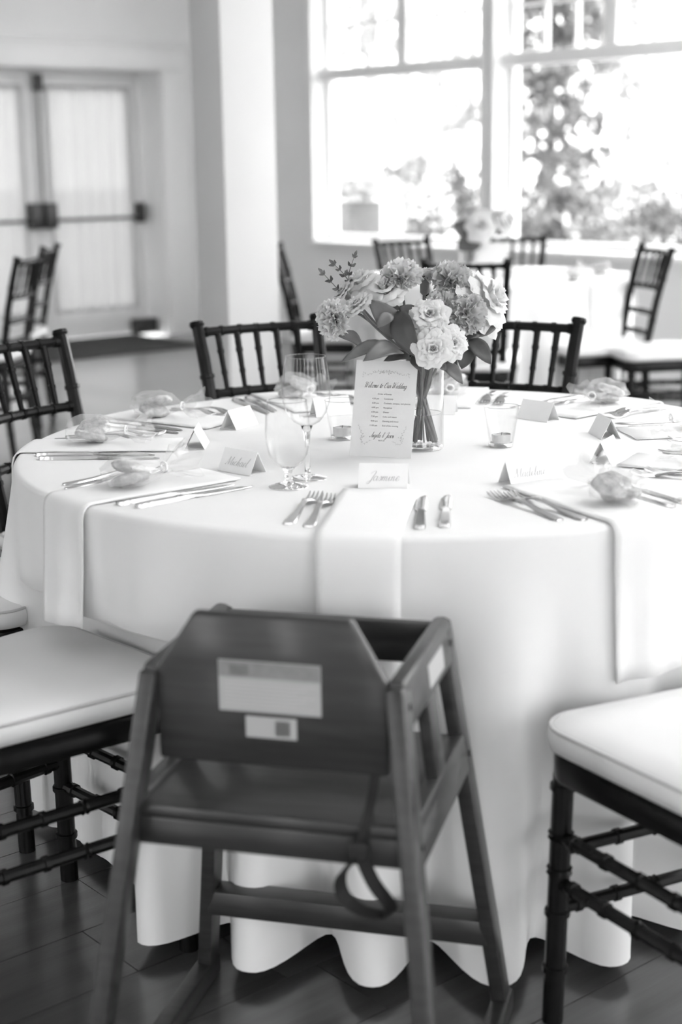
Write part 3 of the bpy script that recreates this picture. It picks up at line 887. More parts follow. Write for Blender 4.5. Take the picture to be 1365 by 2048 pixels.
# cursive pen strokes
GLY = {
 'a': (.55, [[(.38, .42), (.2, .5), (.05, .3), (.08, .05), (.22, 0), (.36, .2), (.4, .48), (.38, .1), (.45, 0), (.6, .15)]]),
 'c': (.42, [[(.36, .4), (.25, .5), (.08, .35), (.06, .1), (.2, 0), (.45, .15)]]),
 'd': (.57, [[(.38, .42), (.2, .5), (.05, .3), (.08, .05), (.22, 0), (.36, .2), (.44, 1.0), (.38, .1), (.46, 0), (.6, .15)]]),
 'e': (.42, [[(0, .1), (.25, .25), (.35, .42), (.22, .5), (.08, .3), (.1, .06), (.22, 0), (.45, .15)]]),
 'g': (.55, [[(.38, .42), (.2, .5), (.05, .3), (.08, .05), (.22, 0), (.36, .2), (.4, .48), (.34, -.2), (.2, -.42), (.05, -.3), (.3, -.05), (.58, .15)]]),
 'h': (.48, [[(0, .15), (.2, .7), (.26, 1.0), (.16, .9), (.08, 0)], [(.08, .2), (.24, .47), (.32, .4), (.3, .08), (.38, 0), (.5, .15)]]),
 'i': (.3, [[(0, .15), (.12, .48), (.1, .1), (.18, 0), (.32, .15)], [(.15, .68), (.17, .72)]]),
 'l': (.3, [[(0, .15), (.2, .6), (.28, 1.0), (.18, 1.0), (.1, .5), (.1, .08), (.2, 0), (.34, .15)]]),
 'm': (.68, [[(0, .3), (.08, .48), (.08, 0)], [(.08, .2), (.2, .46), (.28, .42), (.28, 0)], [(.28, .2), (.42, .47), (.5, .4), (.48, .08), (.56, 0), (.7, .15)]]),
 'n': (.5, [[(0, .3), (.08, .48), (.08, 0)], [(.08, .2), (.22, .47), (.31, .4), (.29, .08), (.37, 0), (.5, .15)]]),
 'o': (.48, [[(.22, .5), (.05, .3), (.08, .05), (.22, 0), (.38, .2), (.34, .45), (.22, .5), (.3, .38), (.5, .42)]]),
 'r': (.4, [[(0, .15), (.1, .5), (.14, .42), (.3, .42), (.24, .1), (.34, 0), (.45, .15)]]),
 's': (.36, [[(0, .1), (.2, .5), (.3, .2), (.2, 0), (.05, .06)], [(.2, .02), (.4, .15)]]),
 't': (.34, [[(0, .15), (.18, .8), (.14, .1), (.22, 0), (.36, .15)], [(.05, .5), (.32, .53)]]),
 'u': (.52, [[(0, .3), (.08, .48), (.06, .1), (.16, 0), (.3, .15), (.36, .48), (.34, .1), (.42, 0), (.56, .15)]]),
 'W': (1.0, [[(-.2, .75), (-.05, 1.05), (.12, .95), (.12, .4), (.15, 0), (.4, .6), (.5, 1.0), (.48, .4), (.52, 0), (.8, .6), (.95, 1.0), (1.15, 1.08)]]),
 'O': (.85, [[(.55, 1.0), (.15, .8), (.05, .3), (.25, 0), (.6, .15), (.75, .6), (.6, .98), (.35, .95), (.3, .75), (.65, .7)]]),
 'A': (.68, [[(-.15, .2), (-.05, 0), (.2, .2), (.45, .8), (.55, 1.05), (.5, .4), (.55, 0), (.68, .12)], [(.1, .36), (.62, .42)]]),
 'J': (.55, [[(.1, .75), (.3, 1.0), (.6, 1.0), (.45, .4), (.3, -.2), (.1, -.38), (.02, -.2), (.5, .12)]]),
 'M': (.92, [[(-.1, .1), (0, 0), (.1, .3), (.2, 1.0), (.33, .3), (.38, .05), (.65, .7), (.75, 1.0), (.72, .3), (.78, 0), (.92, .15)]]),
 '&': (.62, [[(.52, 0), (.25, .5), (.15, .8), (.3, 1.0), (.4, .8), (.1, .35), (.1, .1), (.25, 0), (.45, .2), (.58, .45)]]),
 ' ': (.4, []),
}
def script(text, size, slant=.35, pen=.05, xs=1.0):
    """flat pen-stroke lettering in the xy plane; returns (MB, width)"""
    mb = MB(); x0 = 0
    for ch in text:
        adv, strokes = GLY[ch]
        for st_ in strokes:
            pts = smooth_path([((x0 + x) * xs + slant * y, y, 0) for x, y in st_], 5)
            vs = []; fs = []
            for i, p in enumerate(pts):
                t = pts[min(i + 1, len(pts) - 1)] - pts[max(i - 1, 0)]
                if t.length < 1e-6: t = Vector((1, 0, 0))
                t.normalize(); n = Vector((-t.y, t.x, 0))
                w = pen * (.45 + .75 * max(0, -t.y)) * .5
                vs += [(p + n * w) * size, (p - n * w) * size]
            for i in range(len(pts) - 1): fs.append((2 * i, 2 * i + 1, 2 * i + 3, 2 * i + 2))
            mb.add(vs, fs)
        x0 += adv
    return mb, x0 * size * xs
def printed(text, size):
    c = bpy.data.curves.new('type', 'FONT'); c.body = text; c.size = size; c.resolution_u = 2
    o = bpy.data.objects.new('type', c); COL.objects.link(o)
    dg = bpy.context.evaluated_depsgraph_get()
    me = bpy.data.meshes.new_from_object(o.evaluated_get(dg))
    mb = MB(); mb.v = [tuple(v.co) for v in me.vertices]; mb.f = [tuple(p.vertices) for p in me.polygons]
    bpy.data.objects.remove(o); bpy.data.curves.remove(c); bpy.data.meshes.remove(me)
    return mb, (max([v[0] for v in mb.v]) if mb.v else 0)

CW, CHT, CDP = .085, .040, .021
def tent_mesh():
    mb = MB(); t = .0008
    for s in (-1, 1):
        vs = []
        for y in (-CW / 2, CW / 2):
            vs += [(s * CDP, y, 0), (s * (CDP - t * 1.3), y, 0), (0, y, CHT - t * 1.6), (0, y, CHT)]
        mb.add(vs, [(0, 1, 2, 3), (7, 6, 5, 4), (0, 4, 5, 1), (1, 5, 6, 2), (2, 6, 7, 3), (3, 7, 4, 0)])
    mb.bx(-CDP + .001, CDP - .001, -CW / 2 + .001, CW / 2 - .001, 0, .0006)
    return mb.mesh('place_card', TENT)
TENTM = tent_mesh()
def place_card(ang, name, label, r=.405, dang=0):
    o = put('place_card', TENTM, loc=pol(r, ang, TOP), rot=(0, 0, R(ang + dang)))
    tag(o, label, 'place card', 'tent place cards on the near table')
    if name:
        mb, w = script(name, .016, pen=.05)
        sl = math.atan2(CHT, CDP)
        # lettering lies on the outward (+x) face: local axes  right = +y, up = along slope
        M = Matrix.Identity(4)
        upv = Vector((-math.cos(sl), 0, math.sin(sl))); nrm = Vector((math.sin(sl), 0, math.cos(sl))); rgt = Vector((0, 1, 0))
        for i in range(3): M[i][0], M[i][1], M[i][2] = rgt[i], upv[i], nrm[i]
        org = Vector((CDP, 0, 0)) + upv * .014 + nrm * .0004 - rgt * w / 2
        M.translation = org
        MB().add(mb.v, mb.f, M).build('handwriting', PENCIL, o)
    return o

SET = [  # angle, description, napkin hang, favour, card name
 (-98, 'at the place nearest the wooden high chair', .25, False, 'Jasmine'),
 (-63.5, 'at the first place right of the high chair', .245, True, 'Madeline'),
 (-28, 'at the second place right of the high chair', .22, True, None),
 (8, 'at the third place right of the high chair', .22, True, None),
 (42.5, 'at the far right place before the background chairs', .2, True, None),
 (77, 'at the place just behind the bouquet', .2, True, None),
 (112, 'at the place behind the tall wine glass', .2, True, None),
 (146, 'at the third place left of the high chair', .2, True, None),
 (178.5, 'at the second place left of the high chair', .22, True, None),
 (219.3, 'at the first place left of the high chair', .21, True, 'Michael'),
]
ri = random.Random(21)
for k, (a, desc, hang, fav, nm) in enumerate(SET):
    er = Vector((math.cos(R(a)), math.sin(R(a)), 0)); lf = Vector((er.y, -er.x, 0))
    C0 = Vector((TX, TY, 0))
    napkin('napkin', a, hang, 40 + k, 'white folded napkin hanging over the edge ' + desc)
    for q, (off, rr) in enumerate(((.118, .700), (.083, .716))):
        p = C0 + er * rr + lf * off; p.z = TOP
        o = put('dinner_fork', FK, loc=p, rot=(0, 0, R(a + 180 + ri.uniform(-3, 3) + (0 if k else -2))))
        tag(o, ('outer' if q == 0 else 'inner') + ' steel fork left of the napkin ' + desc, 'fork', 'forks on the near table')
    for q, (off, rr) in enumerate(((-.088, .716), (-.125, .702))):
        p = C0 + er * rr + lf * off; p.z = TOP
        o = put('table_knife', KN, loc=p, rot=(0, 0, R(a + 180 + ri.uniform(-2.5, 2.5) + (-1 if k else 3))))
        tag(o, ('inner' if q == 0 else 'outer') + ' steel knife right of the napkin ' + desc, 'knife', 'knives on the near table')
    if fav:
        p = C0 + er * (.61 + ri.uniform(-.01, .03) + (.03 if k == 1 else 0)) + lf * (ri.uniform(-.01, .02) - (.02 if k == 1 else 0)); p.z = TOP + .005
        favor(p, R(a + 180 + ri.uniform(-14, 14)), k, 'cookies in a tied clear bag ' + desc)
    place_card(a, nm, ('white tent card with handwriting ' if nm else 'white tent card ') + desc, r=(.405, .425, .41, .405, .40, .38, .40, .415, .415, .40)[k], dang=(0, 0, 2, 0, 0, 0, 0, 4, 0, 8)[k])

# ------------------------------------------------------------------ glassware and votives
def lathe_part(name, prof, ma, parent, n=40):
    return MB().lathe(prof, n).build(name, ma, parent, smooth=True)
def ring(r, z, t): return [(r + t * math.cos(a), z + t * math.sin(a)) for a in [2 * math.pi * k / 8 for k in range(8)]]
p = at_z(616, 957, TZ)
wg = empty('wine_glass', (p.x, p.y, TOP), label='tall empty wine glass standing behind the water goblet', cat='glass')
lathe_part('foot', [(.0001, .004), (.012, .0045), (.025, .003), (.034, .0012), (.035, .0006), (.034, 0), (.0001, 0)], SOLID, wg)
lathe_part('stem', [(.0001, .0046), (.010, .0046), (.0055, .010), (.0042, .03), (.0042, .06), (.006, .082), (.0102, .0935), (.0001, .0935)], SOLID, wg)
lathe_part('bowl', [(.0001, .094), (.0105, .0945), (.024, .102), (.0355, .118), (.0418, .138), (.0428, .155), (.0405, .180), (.0372, .203), (.0352, .216)], GLASS, wg, 48)
MB().lathe(ring(.0352, .216, .0007), 48, closed=True).build('rim', RIM, wg, smooth=True)
p = at_z(578, 974, TZ)
gb = empty('water_goblet', (p.x, p.y, TOP), label='short stemmed water goblet in front of the wine glass', cat='glass')
lathe_part('foot', [(.0001, .006), (.010, .0075), (.022, .005), (.033, .0018), (.035, .001), (.034, 0), (.0001, 0)], SOLID, gb)
lathe_part('stem', [(.0001, .0078), (.010, .0078), (.0065, .012), (.0075, .019), (.0060, .024), (.0085, .030), (.0112, .0333), (.0001, .0333)], SOLID, gb)
lathe_part('bowl', [(.0001, .0335), (.0115, .034), (.024, .042), (.0335, .058), (.0382, .080), (.0388, .098), (.0372, .122), (.0335, .150)], GLASS, gb, 48)
MB().lathe(ring(.0335, .150, .0008), 48, closed=True).build('rim', RIM, gb, smooth=True)
def votive(p, label):
    v = empty('votive_holder', (p.x, p.y, TOP), label=label, cat='candle holder', group='glass votive holders on the near table')
    lathe_part('cup', [(.0001, .0), (.0225, .0), (.0232, .002), (.0345, .078), (.0349, .079), (.0345, .0795), (.0338, .078), (.0222, .008), (.0001, .008)], GLASS, v, 40)
    MB().lathe(ring(.0345, .0792, .0006), 40, closed=True).build('rim', RIM, v, smooth=True)
    MB().lathe([(.0001, .008), (.0226, .008), (.0226, .0065), (.0222, .001), (.0001, .001)], 32).build('base', SOLID, v, smooth=True, angle=R(40))
    t = empty('tealight', (p.x, p.y, TOP + .0085), label='tealight inside the ' + label.split(' ', 1)[1], cat='candle', group='tealights on the near table')
    MB().lathe([(.0001, 0), (.0185, 0), (.0190, .016), (.0184, .016), (.0180, .0145)], 28).build('tin_cup', TIN, t, smooth=True, angle=R(40))
    MB().lathe([(.0001, .0135), (.0179, .0135), (.0179, .002)], 28).build('wax', WAX, t, smooth=True, angle=R(40))
    MB().tube([(0, 0, .0135), (.001, 0, .019)], .0007, 6).build('wick', INK, t)
votive(at_z(685, 878, TZ), 'clear votive glass left of the programme card')
votive(at_z(1003, 893, TZ), 'clear votive glass right of the flower vase')

# ------------------------------------------------------------------ programme card
cb0, cb1 = Vector((.018, 2.846, TOP)), Vector((.133, 2.807, TOP))
ru = (cb1 - cb0).normalized(); PWD = (cb1 - cb0).length; PHT = .183
back = Vector((-ru.y, ru.x, 0)); lean = R(16)
upc = (Vector((0, 0, 1)) * math.cos(lean) + back * math.sin(lean)); nc = ru.cross(upc).normalized()
M = Matrix.Identity(4)
for i in range(3): M[i][0], M[i][1], M[i][2] = ru[i], upc[i], nc[i]
M.translation = cb0 + (cb1 - cb0) / 2 + Vector((0, 0, .0005))
pc_ = empty('programme_card', label='printed wedding programme card leaning against the flower vase', cat='card')
pc_.matrix_world = M
MB().bx(-PWD / 2, PWD / 2, 0, PHT, -.0009, 0).build('card', CARD, pc_)
def line(mbw, y, x=None, ma=INK, name='lettering'):
    mb, w = mbw
    x = -w / 2 if x is None else x
    return MB().add(mb.v, mb.f, Matrix.Translation((x, PHT * (1 - y), .0004))).build(name, ma, pc_)
line(script('Welcome to Our Wedding', .0104, slant=.42, pen=.062, xs=.70), .285)
line(printed('Order of Events', .0042), .357)
ev = [('4:30 pm', 'Ceremony'), ('5:00 pm', 'Cocktails, canapes, and photos'), ('6:00 pm', 'Reception'), ('6:30 pm', 'Dinner'), ('7:30 pm', 'Cake and toasts'), ('8:00 pm', 'Dancing and music'), ('11:00 pm', 'End of the evening')]
for q, (t, e) in enumerate(ev):
    mb, w = printed(t, .0042); line((mb, w), .405 + q * .0465, x=-PWD * .085 - w)
    line(printed(e, .0042), .405 + q * .0465, x=-PWD * .005)
line(script('Angela & Jason', .0100, slant=.42, pen=.06, xs=.68), .80)
line(printed('06.07.25', .0036), .838)
def sprig(x, y, ang, L, n, flip=1):
    mb = MB(); rnd = random.Random(int(abs(x * 1e4)) + n)
    d = Vector((math.cos(ang), math.sin(ang), 0)); nn = Vector((-d.y, d.x, 0))
    pts = [Vector((x, y, 0)) + d * (L * t / 10) + nn * flip * .003 * math.sin(t * .5) for t in range(11)]
    for i in range(10):
        w = nn * .00016; mb.add([pts[i] + w, pts[i] - w, pts[i + 1] - w, pts[i + 1] + w], [(0, 1, 2, 3)])
    for i in range(n):
        p = pts[int(i / n * 10)]; s = 1 if i % 2 else -1
        q = (d * .7 + nn * s).normalized(); o_ = Vector((-q.y, q.x, 0)); l_ = rnd.uniform(.0022, .004)
        mb.add([p, p + q * l_ * .5 + o_ * l_ * .22, p + q * l_, p + q * l_ * .5 - o_ * l_ * .22], [(0, 1, 2, 3)])
    return MB().add(mb.v, mb.f, Matrix.Translation((0, 0, .0004))).build('printed_sprig', INKL, pc_)
for s in (-1, 1):
    sprig(s * .004, PHT * .868, 0 if s > 0 else math.pi, .034, 12, s)
    sprig(s * .040, PHT * .862, -.5 if s > 0 else math.pi + .5, .009, 6, s)
    sprig(s * .040, PHT * .15, math.pi / 2 - s * .12, .034, 10, s)
    sprig(s * .040, PHT * .15, math.pi if s > 0 else 0, .02, 6, s)
    sprig(s * .041, PHT * .165, math.pi / 2 + s * .5, .012, 6, -s)
for q in range(5): sprig(-.008 + q * .004, PHT * .872, math.pi / 2 + (2 - q) * .4, .005, 4)

# ------------------------------------------------------------------ bouquet
VX, VY = .158, 2.912
VZ = TOP
def make_vase(loc, label, r=.043, h=.176, water=.070):
    v = empty('glass_vase', loc, label=label, cat='vase', group='cylinder vases of flowers')
    lathe_part('cylinder', [(.0001, 0), (r - .002, 0), (r, .003), (r, h), (r - .0022, h), (r - .0022, .010), (.0001, .009)], GLASS, v, 48)
    MB().lathe(ring(r - .001, h, .0012), 48, closed=True).build('rim', RIM, v, smooth=True)
    MB().lathe([(.0001, .0085), (r - .003, .0085), (r - .001, .006), (r - .0025, .0008), (.0001, .0008)], 40).build('base', SOLID, v, smooth=True, angle=R(40))
    w = MB().lathe([(.0001, .0105), (r - .003, .0105), (r - .003, water), (.0001, water)], 40).build('water', WATER, v, smooth=True, angle=R(40))
    MB().lathe(ring(r - .004, water, .0011), 40, closed=True).build('water_line', RIM, v, smooth=True)
    return v
make_vase((VX, VY, VZ), 'clear cylinder vase holding the near bouquet')

def petal_grid(r0, r1, z1, hw, curl=0, ruf=.05, k=5, ph=0, cup=1.0, nu=8, nv=7, p=1.3, tip=.0, zb=0):
    mb = MB()
    def fn(u, v):
        u = u * 2 - 1
        env = (.35 + .65 * math.sin(min(1, v * 1.25) * math.pi / 2)) * (1 - .12 * max(0, (v - .75) / .25) ** 2)
        vv = v * (1 - .05 * u * u * (1 if v > .5 else 0) + tip * (1 - abs(u)) * v)
        r = r0 + (r1 - r0) * vv ** p
        z = zb + (z1 - zb) * math.sin(min(1, vv) * math.pi / 2 * .95) ** cup
        if vv > .62: z -= curl * (vv - .62) ** 1.5 * 3; r += curl * (vv - .62) * .8
        w = ruf * vv * vv * math.sin(u * k + ph)
        w2 = ruf * .6 * vv ** 3 * math.sin(u * k * 1.9 + ph * 2)
        a = u * hw * env
        rr = r + w
        return (rr * math.cos(a), rr * math.sin(a), z + w2 + w * .5)
    mb.grid(fn, nu, nv)
    return mb
def flower_frame(pos, axis):
    z = Vector(axis).normalized(); x = z.orthogonal().normalized(); y = z.cross(x)
    M = Matrix.Identity(4)
    for i in range(3): M[i][0], M[i][1], M[i][2] = x[i], y[i], z[i]
    M.translation = pos
    return M
PM = {}
def petal_meshes(kind, ma):
    key = (kind, ma.name)
    if key in PM: return PM[key]
    L = []
    if kind == 'rose':
        spec = [(3, .02, .16, .86, 1.3, 0, .03), (4, .06, .34, .84, 1.05, .05, .04), (5, .1, .56, .74, .85, .22, .05), (6, .12, .80, .55, .75, .32, .06), (6, .12, 1.0, .26, .72, .30, .07)]
    else:
        spec = [(4, .03, .24, .50, 1.1, .05, .05), (5, .06, .50, .50, .95, .14, .08), (6, .08, .78, .40, .78, .16, .09), (7, .08, 1.0, .20, .72, .14, .09)]
    for (n, r0, r1, z1, hw, curl, ruf) in spec:
        vars_ = []
        for q in range(3):
            mb = petal_grid(r0, r1, z1, hw, curl, ruf, 4 + q, q * 1.7, p=1.15 if kind == 'rose' else .95, cup=1.0 if kind == 'rose' else 1.3)
            vars_.append(mb.mesh('petal', ma, smooth=True))
        L.append((n, vars_))
    PM[key] = L
    return L
def stem_to_vase(tip, axis, rad, base=(VX, VY, VZ), rnd=random.Random(3), h=.17, vr=.036):
    b = Vector(base)
    tip = Vector(tip); d = (tip - Vector((b.x, b.y, b.z + h))); a = math.atan2(d.y, d.x) + rnd.uniform(-.3, .3)
    neck = b + Vector((vr * rnd.uniform(.3, 1) * math.cos(a), vr * rnd.uniform(.3, 1) * math.sin(a), h))
    foot = b + Vector((-vr * rnd.uniform(.3, 1.0) * math.cos(a), -vr * rnd.uniform(.3, 1.0) * math.sin(a), .013))
    m1 = tip - Vector(axis).normalized() * .035
    return smooth_path([tip, m1, neck + (m1 - neck) * .3, neck, foot], 5)
def flower(kind, pos, diam, axis, ma, label, seed, name=None, base=(VX, VY, VZ), stem=True, group='flowers in the near bouquet', h=.17, vr=.036):
    rnd = random.Random(seed); rad = diam / 2
    nm = name or {'rose': 'white_rose', 'open': 'garden_rose', 'carn': 'carnation'}[kind]
    F = empty(nm, label=label, cat='flower', group=group)
    M = flower_frame(Vector(pos), axis); F.matrix_world = M
    off = -.25 * rad
    if kind == 'carn':
        mb = MB()
        for i in range(46):
            t = math.sqrt((i + .5) / 46); el = R(88) * t; az = i * 2.39996
            ph = rnd.uniform(0, 6); L = rad * rnd.uniform(.92, 1.08); wd = rad * rnd.uniform(.36, .5)
            ca, sa = math.cos(az), math.sin(az)
            dr = Vector((math.sin(el) * ca, math.sin(el) * sa, math.cos(el) * .82 + .02))
            sd_ = Vector((-sa, ca, 0)); sd_.rotate(Matrix.Rotation(rnd.uniform(-.9, .9), 3, dr)); nn = dr.cross(sd_).normalized()
            def fn(u, v):
                uu = u * 2 - 1
                w = wd * (.15 + .85 * v ** 1.3)
                jag = .05 * rad * (1 if int(u * 12) % 2 else -1) * (1 if v > .95 else 0)
                return dr * (L * (.18 + .82 * v) + jag - .10 * rad * uu * uu * v) + sd_ * uu * w + nn * (rad * .13 * v * v * math.sin(uu * 5.5 + ph) + rad * .06 * v ** 3 * math.sin(uu * 13 + ph))
            mb.grid(fn, 11, 5)
        mb.v = [(x, y, z + off) for x, y, z in mb.v]
        o = mb.build('petals', ma, F, smooth=True); o['kind'] = 'stuff'
        MB().lathe([(.004, off - .030), (.0085, off - .026), (.0095, off - .006), (.012, off + .004), (.0125, off + .010)], 10).build('calyx', STEM, F, smooth=True)
        tipz = off - .029
    else:
        for li, (n, vars_) in enumerate(petal_meshes(kind, ma)):
            a0 = rnd.uniform(0, 6)
            for k in range(n):
                o = put('petal', vars_[rnd.randrange(3)], F, loc=(0, 0, off), rot=(rnd.uniform(-.08, .08), rnd.uniform(-.08, .08), a0 + k * 2 * math.pi / n + rnd.uniform(-.12, .12)))
                s = rad * rnd.uniform(.93, 1.05); o.scale = (s, s, s)
        if kind == 'open':
            mb = MB()
            for k in range(26):
                a = rnd.uniform(0, 6.28); q = rad * .16 * math.sqrt(rnd.random())
                p0 = Vector((q * .4 * math.cos(a), q * .4 * math.sin(a), off + .12 * rad)); p1 = Vector((q * math.cos(a), q * math.sin(a), off + rad * rnd.uniform(.30, .40)))
                mb.tube([p0, p1, p1 + Vector((0, 0, .0012))], [.0004, .0004, .0011], 4)
            tag(mb.build('stamens', STAMEN, F), kind='stuff')
        MB().lathe([(.003, off - .014), (.0065, off - .011), (.0075, off - .002), (.011, off + .004)], 10).build('calyx', STEM, F, smooth=True)
        tipz = off - .013
    if stem:
        tipw = M @ Vector((0, 0, tipz)); inv = M.inverted()
        pts = [inv @ p for p in stem_to_vase(tipw, axis, rad, base, rnd, h, vr)]
        MB().tube(pts, .0027, 7).build('stem', STEM, F, smooth=True)
    return F
def PX(px, py, y): return at_y(px, py, y)
def dm(px, y): return px * y * 1.0 / FPX * 1.03
FL = [  # kind, px, py, depth, diam px, axis, material, label
 ('carn', 664, 640, 2.86, 80, (-.75, -.65, -.05), PETAL, 'white ruffled bloom at the far left of the bouquet'),
 ('open', 713, 606, 2.86, 66, (-.55, -.35, .75), PETAL, 'white half-open bloom above the leftmost ruffled bloom'),
 ('open', 683, 583, 2.92, 62, (-.7, -.2, .6), PETAL, 'white bloom below the small leafy twigs'),
 ('rose', 722, 566, 2.96, 84, (-.45, -.2, .85), PETAL, 'broad white rose at the upper left'),
 ('rose', 770, 582, 2.90, 84, (-.25, -.45, .8), PETAL, 'white rose left of the tallest carnation'),
 ('carn', 803, 549, 2.91, 84, (-.1, -.5, .85), PETAL, 'pale frilled carnation at the top of the bouquet'),
 ('carn', 851, 552, 2.95, 50, (.05, -.1, 1.0), PETALM, 'narrow half-open carnation with a dark calyx'),
 ('carn', 905, 555, 2.93, 84, (.2, -.55, .8), PETALG, 'dusky frilled carnation at the upper right'),
 ('rose', 972, 603, 2.93, 132, (.75, -.45, .45), PETAL, 'large white rose at the right side of the bouquet'),
 ('carn', 938, 628, 2.87, 80, (.35, -.85, .1), PETALG, 'dusky carnation in front of the large white rose'),
 ('carn', 890, 606, 2.90, 72, (.1, -.6, .75), PETALM, 'pale carnation between the two dusky carnations'),
 ('open', 860, 628, 2.83, 78, (-.05, -.75, .65), PETAL, 'open pale rose topping the front cluster'),
 ('open', 836, 670, 2.84, 56, (-.6, -.7, .25), PETALM, 'small shaded rose at the left of the front cluster'),
 ('open', 868, 664, 2.81, 70, (0, -.85, .5), PETAL, 'open rose in the middle of the front cluster'),
 ('open', 866, 697, 2.79, 78, (-.05, -.95, .25), PETAL, 'lowest open rose of the front cluster'),
 ('open', 907, 686, 2.82, 72, (.5, -.8, .2), PETAL, 'open rose at the right of the front cluster'),
]
for i, (k, px, py, y, dpx, ax, ma, lab) in enumerate(FL):
    flower(k, PX(px, py, y), dm(dpx, y), ax, ma, lab, 100 + i)

def leaf_mb(base, tip, width, nrm, droop=.15, fold=.25, nv=9):
    base, tip, nrm = Vector(base), Vector(tip), Vector(nrm)
    d = tip - base; L = d.length; t = d.normalized(); s = t.cross(nrm).normalized(); n = s.cross(t)
    mb = MB()
    def fn(u, v):
        uu = u * 2 - 1
        w = width / 2 * (math.sin(math.pi * min(1, v ** .8)) ** .75) * (1 if v < 1 else 0)
        w = max(w, .0006)
        return base + t * (L * v) + s * uu * w + n * (abs(uu) * w * fold + droop * L * (math.sin(math.pi * v)) + .0012 * math.sin(9 * v + 3 * uu))
    mb.grid(fn, 7, nv)
    return mb
def sprig_thing(name, label, leaves, stempts, cat='foliage', group='leaves in the near bouquet', r=.0016):
    """leaves: (basepx, tippx, depth base, depth tip, widthpx, normal, material)"""
    o0 = Vector(stempts[0])
    S = empty(name, o0, label=label, cat=cat, group=group)
    MB().tube([p - o0 for p in smooth_path(stempts, 4)], r, 6).build('stem', STEM, S, smooth=True)
    for (b, t, yb_, yt_, w, nr, ma) in leaves:
        B_, T_ = PX(b[0], b[1], yb_) - o0, PX(t[0], t[1], yt_) - o0
        o = leaf_mb(B_, T_, dm(w, yb_), nr).build('leaf', ma, S, smooth=True)
        md = o.modifiers.new('thick', 'SOLIDIFY'); md.thickness = .0006
        if (Vector(stempts[-1]) - o0 - B_).length > .004: 
            q = min((Vector(p) - o0 for p in stempts), key=lambda z: (z - B_).length)
            MB().tube([q, (q + B_) / 2 + Vector((0, 0, .002)), B_], [.0011, .0009, .0008], 5).build('leaf_stalk', STEM, S, smooth=True)
    return S
neck = Vector((VX, VY, VZ + .17))
def nk(dx, dy): return neck + Vector((dx, dy, 0))
def ft(dx, dy): return Vector((VX + dx, VY + dy, VZ + .014))
up_ = (-.2, -.7, .6); fr_ = (0, -1, .25)
sprig_thing('foliage_sprig', 'three broad leaves rising left of the front roses', [
    ((800, 678), (738, 598), 2.87, 2.86, 50, (.3, -.9, .1), LEAF), ((818, 672), (768, 600), 2.89, 2.90, 34, (.2, -.9, .3), LEAFD), ((786, 628), (754, 656), 2.84, 2.82, 26, (-.2, -.9, .3), LEAF)],
    [PX(790, 640, 2.86), PX(808, 690, 2.87), nk(-.008, -.006), ft(.012, .006)])
sprig_thing('foliage_sprig', 'long drooping leaf in the centre left of the open roses', [
    ((796, 622), (836, 716), 2.85, 2.80, 50, (-.3, -.9, .1), LEAFD), ((838, 640), (800, 612), 2.87, 2.88, 30, (0, -.9, .4), LEAF)],
    [PX(798, 624, 2.86), PX(822, 668, 2.88), nk(-.002, .008), ft(.004, -.016)])
sprig_thing('foliage_sprig', 'two wide leaves spreading left above the programme card', [
    ((800, 700), (682, 724), 2.86, 2.80, 38, (-.1, -.6, .8), LEAF), ((806, 702), (727, 722), 2.84, 2.77, 44, (0, -.7, .7), LEAF), ((726, 692), (671, 668), 2.87, 2.85, 30, (-.1, -.7, .7), LEAF)],
    [PX(735, 690, 2.86), PX(798, 702, 2.87), nk(-.016, .0), ft(.018, .0)])
sprig_thing('foliage_sprig', 'dark leaves curling low behind the programme card', [
    ((822, 712), (768, 722), 2.84, 2.81, 24, (0, -.8, .6), LEAFD), ((826, 710), (842, 742), 2.85, 2.83, 22, (0, -.9, .1), LEAFD), ((836, 700), (850, 735), 2.86, 2.85, 18, (0, -.9, .1), LEAFD)],
    [PX(822, 712, 2.85), nk(-.012, -.012), ft(.0, .016)])
sprig_thing('foliage_sprig', 'two dark hanging leaves at the right below the white rose', [
    ((938, 676), (982, 728), 2.88, 2.87, 34, (.3, -.9, .1), LEAFD), ((935, 686), (924, 738), 2.89, 2.88, 36, (.1, -1, 0), LEAFD), ((922, 672), (962, 672), 2.88, 2.88, 26, (.2, -.7, .6), LEAFD)],
    [PX(940, 674, 2.89), PX(918, 690, 2.90), nk(.02, .004), ft(-.016, -.004)])
sprig_thing('foliage_sprig', 'pale leaf tucked under the large white rose', [
    ((942, 668), (996, 648), 2.90, 2.92, 36, (.2, -.85, .5), LEAF)],
    [PX(942, 668, 2.90), PX(915, 690, 2.92), nk(.014, .01), ft(-.012, -.012)])
sprig_thing('foliage_sprig', 'pale leaf hanging over the right side of the vase rim', [
    ((884, 722), (926, 768), 2.85, 2.84, 26, (.3, -.9, .2), LEAF), ((872, 720), (893, 742), 2.85, 2.83, 20, (.1, -.9, .2), LEAF)],
    [PX(880, 720, 2.85), nk(.006, -.018), ft(-.004, .014)])
